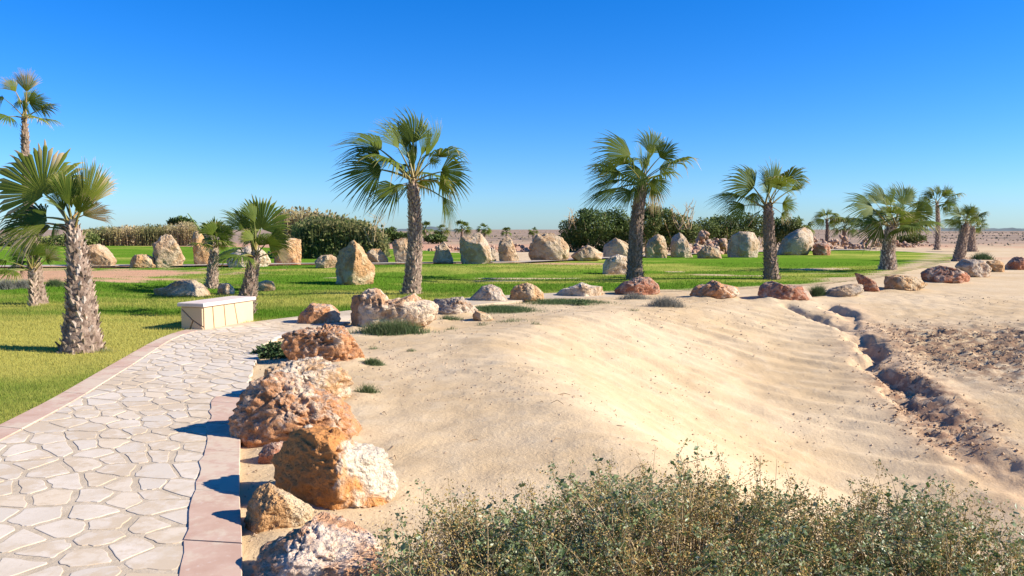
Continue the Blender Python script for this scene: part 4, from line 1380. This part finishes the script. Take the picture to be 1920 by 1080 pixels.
# far small palms on the plain
def far_palm(seed, label):
    rg = np.random.default_rng(seed)
    root = empty('fan_palm', (0, 0, 0), label, 'palm tree', 'small fan palms far out on the plain')
    trunk(root, (0, 0, 0), np.array([0, 0, -0.2]), np.array([0, 0, 2.0]), 0.28, 0.18, seed, 0)
    A = Acc()
    for k in range(22):
        an = k * 2.4 + rg.uniform(-.3, .3); el = rg.uniform(-0.5, 1.3)
        dr = np.array([math.cos(an) * math.cos(el), math.sin(an) * math.cos(el), math.sin(el)])
        h = np.array([0, 0, 2.0]) + dr * 0.75
        b = blade(h, h + unit(dr + np.array([0, 0, -0.2])) * 0.85, 110, rg.uniform(-40, 40), 0.1, 0.3, 0.1, 12, np.array([0, 0, 1.0]), rg, rows=np.array([0.03, 0.4, 0.7, 1.0]))
        for v, q, a in zip(b.v, b.q, b.a): A.v.append(v); A.q.append(q + A.n); A.a.append(a)
        A.n += b.n
        V, Q = tube(np.array([[0, 0, 1.95], h]), [0.03, 0.015], 4)
        A.add(V, Q)
    obj('crown', A.mesh('crown', True), M['frond'], root)
    return root
protos = [far_palm(601, 'x'), far_palm(602, 'x')]
FP = [(735, 424, 100, 1.05, 'small fan palm far off just left of the tallest palm trunk'), (797, 414, 105, 1.1, 'small fan palm far off, first right of the tallest palm trunk'), (828, 420, 100, 1.15, 'spreading fan palm far off behind the pointed grey-tan stone'),
      (866, 412, 105, 1.25, 'dark fan palm far off, second right of the tallest palm trunk'), (908, 418, 110, 1.1, 'small fan palm far off, right of the square-topped boulder'), (950, 425, 115, 1.0, 'small fan palm far off above the ridged pointed boulder'),
      (1000, 425, 120, 0.9, 'tiny fan palm far off above the left of the craggy pinkish boulder'), (1345, 404, 95, 0.9, 'tuft of a fan palm behind the low green bushes left of the third palm'), (1503, 404, 95, 1.0, 'fan palm tip showing between the third palm and the leaning slab'),
      (1583, 406, 88, 1.0, 'small far fan palm left of the low bushy one')]
for k, (px, ptop, d, s, lab) in enumerate(FP):
    r = protos[k] if k < 2 else copy_tree(protos[k % 2])
    p = at(px, 440, d)
    z0 = gz(p[0], d)
    topz = at(px, ptop, d)[2]
    hgt = topz - z0
    r.location = (p[0], d, z0)
    k_ = min(1.1, max(0.55, hgt / 3.3)); r.scale = (k_, k_, k_)
    r.rotation_euler = (0, 0, k * 1.3)
    r['label'] = lab

# ------------------------------------------------------------------ bench
def bench():
    a = hit(382, 624)[:2]; b = hit(475, 606.5)[:2]; c = hit(336, 622)[:2]
    ux = unit(np.array([b[0] - a[0], b[1] - a[1], 0.0]))
    uy = np.array([-ux[1], ux[0], 0.0])
    Lb = float(np.linalg.norm(b - a)); Wb = 0.47; Hb = 0.40
    root = empty('stone_bench', (float(a[0]), float(a[1]), 0.0), 'low stone bench with a pale slab top and cream cladding at the path edge', 'bench')
    def w(s, t, z): return ux * s + uy * t + np.array([0, 0, z])
    def prism(name, pts, nrm, thick, mat, parent=root):
        P = np.array(pts); n = len(P)
        c0 = P.mean(0)
        inner = c0 + (P - c0) * 0.97
        V = np.concatenate([P - nrm * thick, P + nrm * thick * 0.6, inner + nrm * thick])
        Q = []
        for k in range(n):
            k2 = (k + 1) % n
            Q += [(k, k2, n + k2, n + k), (n + k, n + k2, 2 * n + k2, 2 * n + k)]
        V = np.vstack([V, [c0 + nrm * thick]])
        T = [(2 * n + k, 2 * n + (k + 1) % n, 3 * n) for k in range(n)]
        return obj(name, build_mesh(name, V, [np.array(Q), np.array(T)], smooth=False), mat, parent)
    def slab(name, s0, s1, t0, t1, z0, z1, mat, parent=root, bev=0.012):
        lv = [(0, z0 + bev), (0, z1 - bev), (bev, z1)]
        V = []
        for ins, z in [(bev, z0)] + lv:
            for s, t in ((s0 + ins, t0 + ins), (s1 - ins, t0 + ins), (s1 - ins, t1 - ins), (s0 + ins, t1 - ins)):
                V.append(w(s, t, z))
        Q = [(3, 2, 1, 0), (12, 13, 14, 15)]
        for j in range(3):
            for m in range(4):
                m2 = (m + 1) % 4
                Q.append((j * 4 + m, j * 4 + m2, (j + 1) * 4 + m2, (j + 1) * 4 + m))
        return obj(name, build_mesh(name, np.array(V), np.array(Q), smooth=False), mat, parent)
    slab('core', 0.012, Lb - 0.012, 0.012, Wb - 0.012, -0.1, Hb, M['joint'], bev=0.001)
    slab('seat_slab', -0.045, Lb + 0.045, -0.045, Wb + 0.045, Hb + 0.002, Hb + 0.075, M['benchtop'])
    # cladding stones: front face (towards +x) and the near end
    g = 0.013
    F1 = [[(0, -.05), (.30, -.05), (.27, Hb), (0, Hb)], [(.30, -.05), (.66, -.05), (.62, Hb), (.27, Hb)], [(.66, -.05), (1.06, -.05), (.95, Hb), (.62, Hb)], [(1.06, -.05), (1.6, -.05), (1.6, Hb), (.95, Hb)]]
    sc = Lb / 1.6
    for P in F1:
        P = np.array(P); c0 = P.mean(0)
        P = c0 + (P - c0) * (1 - 2 * g / (P.max(0) - P.min(0)))
        pts = [w(p[0] * sc, 0.0, p[1]) for p in P]
        prism('cladding_stone', pts, -uy, 0.014, M['benchstone'])
        ptb = [w(p[0] * sc, Wb, p[1]) for p in P][::-1]
        prism('cladding_stone', ptb, uy, 0.014, M['benchstone'])
    E1 = [[(0, 0.02), (.47, .40), (0, .40)], [(0.02, -.05), (.47, -.05), (.47, .10), (0.2, .16)], [(0.22, .17), (.47, .115), (.47, .385)]]
    E1 = [[(0, .05), (.22, .17), (.46, .38), (.46, .40), (0, .40)], [(0, -.05), (.30, -.05), (.21, .15), (0, .03)], [(.31, -.05), (.47, -.05), (.47, .37), (.225, .16)]]
    for P in E1:
        P = np.array(P); c0 = P.mean(0)
        P = c0 + (P - c0) * 0.945
        prism('cladding_stone', [w(0.0, p[0], p[1]) for p in P][::-1], -ux, 0.014, M['benchstone'])
        prism('cladding_stone', [w(Lb, p[0], p[1]) for p in P], ux, 0.014, M['benchstone'])
    return root
bench()

# ------------------------------------------------------------------ foliage builders
def blades(pos, hgt, wid, lean, rg, tone, nrow=3, bend=0.5):
    """upright tapering blades, vectorised"""
    n = len(pos)
    an = rg.uniform(0, 2 * math.pi, n)
    wx = np.stack([np.cos(an), np.sin(an), np.zeros(n)], -1)
    la = rg.uniform(0, 2 * math.pi, n)
    ld = np.stack([np.cos(la), np.sin(la), np.zeros(n)], -1) * (lean * rg.uniform(0.2, 1.0, n))[:, None]
    V = []
    tn = []
    for j in range(nrow):
        f = j / (nrow - 1)
        c = pos + np.array([0, 0, 1.0]) * (hgt * f)[:, None] + ld * (hgt * (f * (1 - bend) + bend * f * f))[:, None]
        hw = (wid * (1 - f) ** 0.7 * 0.5)[:, None] if j < nrow - 1 else None
        if hw is not None:
            V += [c - wx * hw, c + wx * hw]
            tn += [tone, tone]
        else:
            V += [c]; tn += [tone]
    k = len(V)
    V = np.stack(V, 1).reshape(-1, 3)
    tn = np.stack(tn, 1).ravel()
    b = np.arange(n) * k
    Q = [np.stack([b + 2 * j, b + 2 * j + 1, b + 2 * j + 3, b + 2 * j + 2], -1) for j in range(nrow - 2)]
    T = np.stack([b + k - 3, b + k - 2, b + k - 1], -1)
    return V, (np.concatenate(Q) if Q else None), T, tn

def leaves(pos, size, rg, tone, up=0.3):
    """small pointed leaves (two triangles folded at the midrib) in random directions"""
    n = len(pos)
    a = rg.standard_normal((n, 3)); a[:, 2] = a[:, 2] * 0.7 + up
    a /= np.linalg.norm(a, axis=1)[:, None]
    s = np.cross(a, rg.standard_normal((n, 3))); s /= np.linalg.norm(s, axis=1)[:, None] + 1e-9
    nn = np.cross(a, s)
    L = np.broadcast_to(size, (n,))[:, None]
    V = np.stack([pos, pos + a * L * 0.5 + s * L * 0.28 + nn * L * 0.06, pos + a * L, pos + a * L * 0.5 - s * L * 0.28 + nn * L * 0.06], 1).reshape(-1, 3)
    b = np.arange(n) * 4
    Q = np.stack([b, b + 1, b + 2, b + 3], -1)
    return V, Q, np.repeat(tone, 4)

# turf blades on the lawn, thinning with distance
def turf():
    rg = np.random.default_rng(91)
    n = 620000
    d = np.exp(rg.uniform(math.log(6.2), math.log(44), n))
    x = rg.uniform(-0.70, 0.66, n) * d
    keep = rg.random(n) < np.clip(15 / d, 0, 1)
    x, d = x[keep], d[keep]
    P = np.stack([x, d], -1)
    ins = inpoly(P, LAWN_POLY)
    le, ls = pdist(P, L_EDGE)
    b, r = bare_masks(x, d)
    k = ins & (rg.random(len(x)) > b * 1.1) & (le > 0.02)
    x, d = x[k], d[k]
    n = len(x)
    z = terrain(x, d) + 0.005 + 0.035 * sstep(20, 17, d)
    tone = np.clip(lawn_tone(x, d) + rg.normal(0, 0.16, n), 0, 1)
    h = rg.uniform(0.022, 0.055, n) * np.clip(d / 12, 1, 1.6)
    V, Q, T, tn = blades(np.stack([x, d, z], -1), h, 0.006 * np.clip(d / 9, 1, 3), 0.7, rg, tone, 2)
    A = Acc(); A.add(V, None, T, tn)
    print('turf blades', n)
    return tag(obj('grass', A.mesh('grass', False), M['grass']), 'short green and yellowish grass blades of the lawn', kind='stuff')
turf()

def tuft(label, px, py, wpx, hpx, n, seed, mat='tuft', name='grass_tuft', cat='grass tuft', green=0.3, depth=0.6, blade_w=0.008, leafmode=False, group='small plants by the boulders'):
    rg = np.random.default_rng(seed)
    c = hit(px, py)
    m = c[1] / FPX
    W, H = wpx * m, hpx * m
    u = rg.normal(0, 0.36, n); v = rg.normal(0, 0.36, n)
    x = c[0] + u * W * 0.7; y = c[1] + W * depth * 0.3 + v * W * depth * 0.7
    z = terrain(x, y) + fine_sand(x, y) - 0.005
    e = np.clip(1 - (u * u + v * v) * 0.9, 0.25, 1)
    tone = np.clip(green + rg.normal(0, 0.22, n), 0, 1)
    A = Acc()
    if leafmode:
        zz = z + rg.random(n) * H * e
        V, Q, tn = leaves(np.stack([x, y, zz], -1), rg.uniform(0.4, 1.0, n) * H * 0.35, rg, tone)
        A.add(V, Q, None, tn)
    else:
        V, Q, T, tn = blades(np.stack([x, y, z], -1), H * e * rg.uniform(0.45, 1.1, n), np.full(n, blade_w), 0.9, rg, tone)
        A.add(V, Q, T, tn)
    return tag(obj(name, A.mesh(name, False, c), M[mat], None, tuple(c)), label, cat, group)

tuft('long grey-green grass clump at the foot of the long white boulder', 735, 628, 125, 32, 2600, 1, green=0.3, depth=0.35)
tuft('dark green leafy plant in the shade left of the honeycombed boulder', 515, 672, 85, 28, 1400, 2, green=0.12, leafmode=True, depth=0.5)
tuft('small green weed right of the flat-topped boulder', 688, 738, 40, 22, 260, 3, green=0.4)
tuft('small sprig of green at the right foot of the honeycombed boulder', 700, 688, 36, 16, 800, 4, green=0.35)
tuft('small grey-green tuft below the speckled boulder', 845, 601, 46, 12, 420, 5, green=0.2)
tuft('green grass patch before the grey dome and the orange boulder', 930, 586, 150, 13, 6000, 6, green=0.12, depth=0.7)
tuft('green grass patch under the mauve and white stone', 1060, 571, 170, 10, 4500, 7, green=0.15, depth=0.6)
tuft('small leafy weed on the sand below the mauve and white stone', 1087, 573, 28, 14, 300, 8, green=0.25, leafmode=True)
tuft('dry grey shrub before the red wedge-shaped boulder', 1190, 562, 60, 16, 900, 9, 'greybush', 'dry_shrub', 'shrub', 0.5)
tuft('larger dry grey shrub on the sand crest right of the red wedge', 1252, 576, 66, 24, 1300, 10, 'greybush', 'dry_shrub', 'shrub', 0.5)
tuft('grey-green bush between the wide block and the gully head', 1534, 556, 28, 24, 1800, 11, green=0.2)
tuft('grey round shrub at the far left edge of the grass', 8, 543, 36, 22, 2200, 12, 'greybush', 'dry_shrub', 'shrub', 0.55)
tuft('grey round shrub second from the left edge, beside the orange soil', 38, 541, 30, 20, 2200, 13, 'greybush', 'dry_shrub', 'shrub', 0.6)
tuft('dark weedy shrub behind the thick palm trunk', 100, 538, 36, 18, 1600, 14, green=0.25)
tuft('dry yellow grass at the foot of the thick palm trunk', 165, 668, 105, 18, 900, 15, green=0.65, depth=0.5)
tuft('green shrub at the right corner of the lawn', 1845, 487, 40, 16, 700, 16, green=0.15, blade_w=0.03)
tuft('faint dry weeds on the pale sand right of the long white boulder', 960, 605, 90, 8, 240, 17, green=0.6)
for k, (px, py, s) in enumerate([(845, 617, 26), (905, 610, 30), (1190, 583, 26), (770, 660, 20), (700, 655, 26), (1005, 612, 20)]):
    tuft(['tiny weed on the sand below the grey-green grass clump', 'tiny weed on the sand below the speckled boulder', 'tiny dry weed below the grey shrub', 'tiny weed on open sand right of the honeycombed boulder', 'thin dry weed at the right end of the honeycombed boulder', 'tiny dry weed on the sand crest'][k], px, py, s, 9, 60, 30 + k, green=0.5)

# reeds and bushes behind the lawn
def reeds(label, xl, xr, prof, ybase, d, n, seed, tone, depth, name='reed_bed', wid=0.05, mat='reed', cat='reeds'):
    """prof: (px, top_py) line giving the top of the stand"""
    rg = np.random.default_rng(seed)
    prof = np.array(prof, float)
    px = rg.uniform(xl, xr, n)
    yy = d + rg.random(n) * depth
    x = (px - 960) / FPX * d * 1.0
    x = x * (yy / d)
    top = np.interp(px, prof[:, 0], prof[:, 1])
    z0 = terrain(x, yy)
    zt = CAMH + (430 - top) / FPX * d
    h = np.maximum(0.3, (zt - z0)) * rg.uniform(0.62, 1.04, n) * (1 - 0.12 * rg.random(n))
    tn = np.clip(tone(px, rg.random(n)) + rg.normal(0, 0.15, n), 0, 1)
    V, Q, T, t4 = blades(np.stack([x, yy, z0], -1), h, wid * rg.uniform(0.6, 1.5, n), 0.16, rg, tn, 4)
    A = Acc(); A.add(V, Q, T, t4)
    # side leaves give the stand a ragged face
    m = n * 4
    i = rg.integers(0, n, m)
    f = rg.random(m)
    pos = np.stack([x[i] + rg.normal(0, 0.12, m), yy[i] + rg.normal(0, 0.1, m), z0[i] + h[i] * f], -1)
    V, Q, t = leaves(pos, rg.uniform(0.12, 0.36, m), rg, np.clip(tn[i] - 0.1 + 0.08 * f, 0, 1), 0.8)
    A.add(V, Q, None, t)
    c = np.array([np.mean(x), d, float(np.mean(z0))])
    return tag(obj(name, A.mesh(name, False, c), M[mat], None, tuple(c)), label, cat)

reeds('long low bed of tan and green reeds behind the left lawn', 150, 372, [(150, 432), (200, 424), (260, 421), (330, 419), (350, 412), (372, 416)], 460, 86, 5200, 1,
      lambda px, r: 0.45 + 0.25 * np.sin(px * 0.06) + 0.15 * r, 5, wid=0.09)
reeds('dry tan reed stand with feathery tops, left part of the tall thicket', 515, 650, [(515, 400), (530, 386), (570, 388), (600, 393), (640, 404), (650, 410)], 478, 54, 4200, 2,
      lambda px, r: 0.58 + 0.2 * r, 4, wid=0.05)
reeds('green reed thicket in front of the dry tan stand', 555, 722, [(555, 416), (580, 404), (620, 402), (660, 404), (690, 414), (715, 430), (722, 450)], 485, 49, 5200, 3,
      lambda px, r: 0.02 + 0.0016 * np.clip(px - 560, 0, 200) * 0.8 + 0.15 * r, 4, wid=0.05)

def bush(label, blobs, d, n, seed, tone=0.4, leaf=0.16, name='bush', mat='shrub', cat='bush', spikes=0):
    """blobs: (px, py, rx_px, ry_px) lobes of the crown; leaves crowd the outer shell of every lobe, with gaps"""
    rg = np.random.default_rng(seed)
    A = Acc()
    c0 = at(np.mean([b[0] for b in blobs]), 440, d)
    z0 = gz(c0[0], d)
    root = empty(name, (float(c0[0]), d, z0), label, cat)
    W = Acc()
    area = np.array([b[2] * b[3] for b in blobs], float); area /= area.sum()
    for b, ar in zip(blobs, area):
        k = int(n * ar)
        m = d / FPX
        c = at(b[0], b[1], d + rg.uniform(-1, 1.5) * b[2] * m * 0.6)
        v = rg.standard_normal((k, 3)); v /= np.linalg.norm(v, axis=1)[:, None]
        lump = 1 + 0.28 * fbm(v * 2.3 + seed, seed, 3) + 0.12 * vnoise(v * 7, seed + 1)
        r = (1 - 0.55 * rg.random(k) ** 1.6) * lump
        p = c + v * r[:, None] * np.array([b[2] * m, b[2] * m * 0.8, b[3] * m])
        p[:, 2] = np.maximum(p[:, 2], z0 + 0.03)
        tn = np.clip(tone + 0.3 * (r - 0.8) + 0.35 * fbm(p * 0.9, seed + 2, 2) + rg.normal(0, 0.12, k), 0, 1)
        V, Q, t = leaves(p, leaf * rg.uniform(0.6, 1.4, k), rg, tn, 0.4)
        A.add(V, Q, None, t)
        for _ in range(5):
            tip = c + rg.standard_normal(3) * np.array([b[2], b[2] * 0.7, b[3]]) * m * 0.5
            foot = np.array([c[0] + rg.normal(0, 0.3), c[1], z0 - 0.1])
            V, Q = tube(np.array([foot, (foot + tip) / 2 + rg.normal(0, 0.1, 3), tip]), [0.06, 0.04, 0.015], 5)
            W.add(V, Q)
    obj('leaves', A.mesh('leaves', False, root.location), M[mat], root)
    obj('stems', W.mesh('stems', True, root.location), M['twig'], root)
    return root
bush('dark green bush left of the second tall palm trunk', [(1080, 435, 32, 30), (1110, 425, 36, 32), (1150, 422, 34, 34), (1130, 450, 50, 25), (1170, 440, 28, 34), (1070, 455, 24, 20), (1100, 400, 16, 10)], 66, 15000, 1, 0.48, 0.20)
bush('olive bush with dry stalks right of the second tall palm trunk', [(1215, 418, 24, 34), (1245, 418, 26, 28), (1270, 428, 26, 26), (1295, 438, 20, 20), (1240, 445, 45, 25), (1225, 400, 14, 14)], 64, 12000, 2, 0.62, 0.20)
bush('long low green bush left of the third tall palm', [(1325, 430, 26, 20), (1355, 424, 28, 20), (1390, 420, 30, 22), (1420, 424, 26, 20), (1375, 440, 55, 16)], 80, 9000, 3, 0.55, 0.22)
bush('green bush behind the trunk of the third tall palm, right side', [(1460, 425, 18, 16), (1485, 428, 18, 18), (1500, 436, 16, 14), (1470, 442, 28, 14)], 82, 4500, 4, 0.5, 0.24)
bush('dark trees far left on the skyline above the reeds', [(325, 417, 10, 6), (340, 415, 14, 8), (352, 418, 12, 6)], 150, 1800, 5, 0.2, 0.4, name='far_trees', cat='trees')['kind'] = 'stuff'
bush('low green shrub far off at the right end of the reed thicket', [(703, 445, 18, 10), (730, 442, 20, 12)], 95, 1800, 6, 0.4, 0.3)
bush('low green shrub far off behind the tallest palm trunk', [(752, 445, 14, 9), (765, 446, 12, 8)], 95, 800, 16, 0.4, 0.3)
bush('low green shrub far off above the pointed grey-tan stone', [(812, 448, 18, 7), (826, 448, 12, 6)], 95, 900, 26, 0.4, 0.3)
bush('low scrub far left behind the thick palm', [(10, 455, 30, 14), (60, 455, 40, 12), (120, 452, 36, 12), (160, 448, 26, 12)], 82, 5000, 7, 0.75, 0.25)
bush('dark shrub on the plain right of the low bushy palm', [(1715, 448, 20, 9), (1690, 450, 14, 8)], 92, 1500, 8, 0.6, 0.25, mat='shrub')

def twigs(label, px0, px1, py0, py1, d, n, seed, name='dead_stalks', cat='dry stalks'):
    rg = np.random.default_rng(seed)
    A = Acc()
    z0 = None
    for k in range(n):
        a = at(rg.uniform(px0, px1), py1, d); b = at(rg.uniform(px0 - 8, px1 + 8), rg.uniform(py0, (py0 + py1) / 2), d + rg.uniform(-.5, .5))
        mid = (a + b) / 2 + rg.normal(0, 0.12, 3)
        V, Q = tube(np.array([a, mid, b]), [0.035, 0.025, 0.01], 4); A.add(V, Q)
        for _ in range(3):
            t = rg.uniform(0.4, 0.95); s = a + (b - a) * t
            V, Q = tube(np.array([s, s + np.array([rg.normal(0, 0.3), rg.normal(0, 0.2), rg.uniform(0.1, 0.5)])]), [0.018, 0.006], 4); A.add(V, Q)
    o = at((px0 + px1) / 2, py1, d)
    return tag(obj(name, A.mesh(name, True, o), M['twig'], None, tuple(o)), label, cat)
twigs('bare dry stalks standing above the olive bush', 1262, 1300, 372, 430, 63, 12, 1)
twigs('a few dry stalks poking out of the dark bush on the left', 1062, 1085, 385, 430, 65, 5, 2)
twigs('dry stalks at the edge of the green reed thicket', 690, 716, 398, 460, 49, 8, 3)

# ------------------------------------------------------------------ foreground grey-green bush
def saltbush(label, cx, cy, rx, ry, zt, n_st, seed, leaf_n, seed_n, ztop_fn=None):
    rg = np.random.default_rng(seed)
    z0 = gz(cx, cy)
    root = empty('saltbush', (cx, cy, z0), label, 'bush', 'grey-green bushes filling the bottom right')
    St, Lf, Sd = Acc(), Acc(), Acc()
    tips = []
    for k in range(n_st):
        r = math.sqrt(rg.random()); an = rg.uniform(0, 2 * math.pi)
        u, v = r * math.cos(an), r * math.sin(an)
        foot = np.array([cx + u * rx * 0.55, cy + v * ry * 0.55, 0]); foot[2] = gz(foot[0], foot[1]) - 0.03
        H = (zt - z0) * (1 - 0.45 * r ** 2.2) * rg.uniform(0.66, 1.12) * (1 + 0.30 * float(fbm(np.array([[(cx + u * rx) * 3.0, (cy + v * ry) * 3.0, seed]]), 5, 2)[0]))
        tip = np.array([cx + u * rx + rg.normal(0, 0.06), cy + v * ry + rg.normal(0, 0.06), z0 + H])
        mid = (foot + tip) / 2 + np.array([rg.normal(0, 0.05), rg.normal(0, 0.05), 0.08])
        t = np.linspace(0, 1, 6)[:, None]
        pts = (1 - t) ** 2 * foot + 2 * t * (1 - t) * mid + t * t * tip
        V, Q = tube(pts, np.linspace(0.006, 0.0016, 6), 4)
        St.add(V, Q)
        tips.append(pts)
        # side sprigs
        for _ in range(5):
            f = rg.uniform(0.35, 1.0)
            s = (1 - f) ** 2 * foot + 2 * f * (1 - f) * mid + f * f * tip
            e = s + np.array([rg.normal(0, 0.11), rg.normal(0, 0.11), rg.uniform(0.02, 0.16)])
            mm = (s + e) / 2 + rg.normal(0, 0.015, 3)
            sp = np.array([s, mm, e])
            V, Q = tube(sp, [0.0022, 0.0017, 0.001], 3)
            St.add(V, Q)
            tips.append(np.array([s, s * 0.75 + e * 0.25, mm, s * 0.25 + e * 0.75, e, e + (e - mm) * 0.3]))
    TP = np.array(tips)
    nt = len(TP)
    kind = rg.random(nt)
    clump = np.clip(0.5 + 1.1 * fbm(TP[:, -1] * 3.2, seed, 2), 0, 1)       # leafy or dry patches
    def sample(n, w, lo):
        i = rg.choice(nt, n, p=w / w.sum())
        f = lo + (1 - lo) * rg.random(n)
        j = np.minimum((f * 5).astype(int), 4); g = f * 5 - j
        p = TP[i, j] * (1 - g)[:, None] + TP[i, j + 1] * g[:, None]
        return i, p + rg.normal(0, 0.012, (n, 3))
    i, p = sample(leaf_n, 0.15 + clump ** 1.5, 0.15)
    tn = np.clip(0.46 + 0.28 * rg.standard_normal(leaf_n) + 0.2 * (clump[i] - 0.5), 0, 1)
    V, Q, t = leaves(p, rg.uniform(0.010, 0.027, leaf_n), rg, tn, 0.3)
    Lf.add(V, Q, None, t)
    # a few broad glossy leaves
    nb = leaf_n // 36
    i, p = sample(nb, 0.1 + clump, 0.6)
    V, Q, t = leaves(p, rg.uniform(0.03, 0.055, nb), rg, np.clip(rg.normal(0.3, 0.15, nb), 0, 1), 0.5)
    Lf.add(V, Q, None, t)
    i, p = sample(seed_n, 0.12 + (1 - clump), 0.45)
    V, Q, t = leaves(p, rg.uniform(0.007, 0.017, seed_n), rg, np.clip(rg.normal(0.45, 0.28, seed_n), 0, 1), 0.2)
    Sd.add(V, Q, None, t)
    # tall dry flowering sprigs above the crown
    for k in range(int(n_st * 0.5)):
        r = rg.random() ** 0.5; an = rg.uniform(0, 2 * math.pi)
        u, v = r * math.cos(an), r * math.sin(an)
        b = np.array([cx + u * rx, cy + v * ry, z0 + (zt - z0) * (0.72 - 0.3 * r * r)])
        e = b + np.array([rg.normal(0, 0.06), rg.normal(0, 0.06), rg.uniform(0.12, 0.36)])
        V, Q = tube(np.array([b, (b + e) / 2 + rg.normal(0, 0.01, 3), e]), [0.002, 0.0016, 0.001], 3); St.add(V, Q)
        m = int(rg.integers(25, 60))
        f = rg.random(m) ** 0.8
        p = b + (e - b) * f[:, None] + rg.normal(0, 0.016, (m, 3))
        V, Q, t = leaves(p, rg.uniform(0.007, 0.016, m), rg, np.clip(rg.normal(0.4, 0.25, m), 0, 1), 0.2); Sd.add(V, Q, None, t)
    tag(obj('stems', St.mesh('stems', True, root.location), M['twig'], root))
    tag(obj('leaves', Lf.mesh('leaves', False, root.location), M['salt'], root), kind='stuff')
    tag(obj('seed_heads', Sd.mesh('seed_heads', False, root.location), M['seed'], root), kind='stuff')
    return root
saltbush('left grey-green bush, its tip over the pinkish boulder', -0.10, 3.66, 0.54, 0.62, 0.37, 130, 1, 15000, 10000)
saltbush('middle grey-green bush with brown seed heads, below the sand slope', 0.85, 3.9, 0.80, 0.80, 0.50, 200, 2, 21000, 27000)
saltbush('right-hand grey-green bush in the bottom corner', 2.05, 3.75, 0.75, 0.75, 0.38, 180, 3, 23000, 18000)

# ------------------------------------------------------------------ loose earth: clods, grit, leaf litter
def scatter_lumps(name, label, x, y, s, seed, mat, lift=0.25, kind='stuff'):
    rg = np.random.default_rng(seed)
    import itertools
    base = np.array([(1, 0, 0), (-1, 0, 0), (0, 1, 0), (0, -1, 0), (0, 0, 1), (0, 0, -1)], float)
    Fb = np.array([(0, 2, 4), (2, 1, 4), (1, 3, 4), (3, 0, 4), (2, 0, 5), (1, 2, 5), (3, 1, 5), (0, 3, 5)])
    n = len(x)
    z = terrain(x, y) + fine_sand(x, y)
    V = base[None] * s[:, None, None] * rg.uniform(0.5, 1.25, (n, 6, 1)) + rg.normal(0, 0.18, (n, 6, 3)) * s[:, None, None]
    V[:, :, 2] *= 0.7
    V = V + np.stack([x, y, z + s * lift], -1)[:, None, :]
    T = (Fb[None] + (np.arange(n) * 6)[:, None, None]).reshape(-1, 3)
    A = Acc(); A.add(V.reshape(-1, 3), None, T)
    return tag(obj(name, A.mesh(name, False), mat), label, kind=kind)
rg = np.random.default_rng(55)
n = 30000
x = rg.uniform(5.5, 13.0, n); y = rg.uniform(9.5, 20, n)
mk = soil_masks(x, y) * np.clip(0.5 + 1.3 * fbm(p3(x * 1.2, y * 1.2), 91, 3), 0, 1)
k = rg.random(n) < mk
scatter_lumps('earth_clods', 'crumbly brown clods of earth beside the gully', x[k], y[k], rg.uniform(0.006, 0.028, k.sum()) * rg.uniform(0.5, 1.3, k.sum()), 1, M['clod'])
n = 22000
d = np.exp(rg.uniform(math.log(4.2), math.log(22), n)); x = rg.uniform(-0.42, 0.75, n) * d
P = np.stack([x, d], -1)
e, es = pdist(P, R_EDGE)
k = (es > 0) & (e > 0.03) & (rg.random(n) < np.clip(0.12 + 1.0 * fbm(p3(x * 0.8, d * 0.8), 92, 3) + 0.5 * np.exp(-e / 1.2), 0.03, 1))
scatter_lumps('grit', 'scattered grit and small stones lying on the pale sand', x[k], d[k], rg.uniform(0.004, 0.016, k.sum()) * np.clip(d[k] / 9, 0.8, 1.6), 2, M['grit'])

n = 5200
d = np.exp(rg.uniform(math.log(88), math.log(520), n)); x = rg.uniform(-0.25, 0.72, n) * d
k = rg.random(n) < np.clip(0.25 + 1.4 * fbm(p3(x * 0.02, d * 0.02), 95, 3), 0.05, 1)
scatter_lumps('desert_scrub', 'low dark scrub dotted over the stony plain', x[k], d[k], rg.uniform(0.08, 0.32, k.sum()) * np.clip(d[k] / 160, 0.8, 1.5), 3, M['scrub'])

def litter():
    rg = np.random.default_rng(77)
    A = Acc()
    n = 700
    d = np.exp(rg.uniform(math.log(5), math.log(20), n)); x = rg.uniform(-0.35, 0.6, n) * d
    e, es = pdist(np.stack([x, d], -1), R_EDGE)
    k = (es > 0) & (e > 0.1) & (rg.random(n) < np.clip(0.15 + 1.2 * fbm(p3(x * 0.6, d * 0.6), 97, 3), 0.05, 1))
    x, d = x[k], d[k]
    z = terrain(x, d) + fine_sand(x, d)
    for a, b, c in zip(x, d, z):
        an = rg.uniform(0, 6.28); L = rg.uniform(0.03, 0.14)
        v = np.array([math.cos(an), math.sin(an), 0]) * L / 2
        mid = np.array([a, b, c + rg.uniform(0.008, 0.03)]) + rg.normal(0, 0.01, 3)
        V, Q = tube(np.array([[a, b, c + 0.006] - v, mid, [a, b, c + 0.006] + v]), [0.003, 0.004, 0.002], 4)
        A.add(V, Q)
    tag(obj('dry_litter', A.mesh('dry_litter', True), M['litter']), 'dry brown twigs and leaf litter strewn on the sand', kind='stuff')
litter()
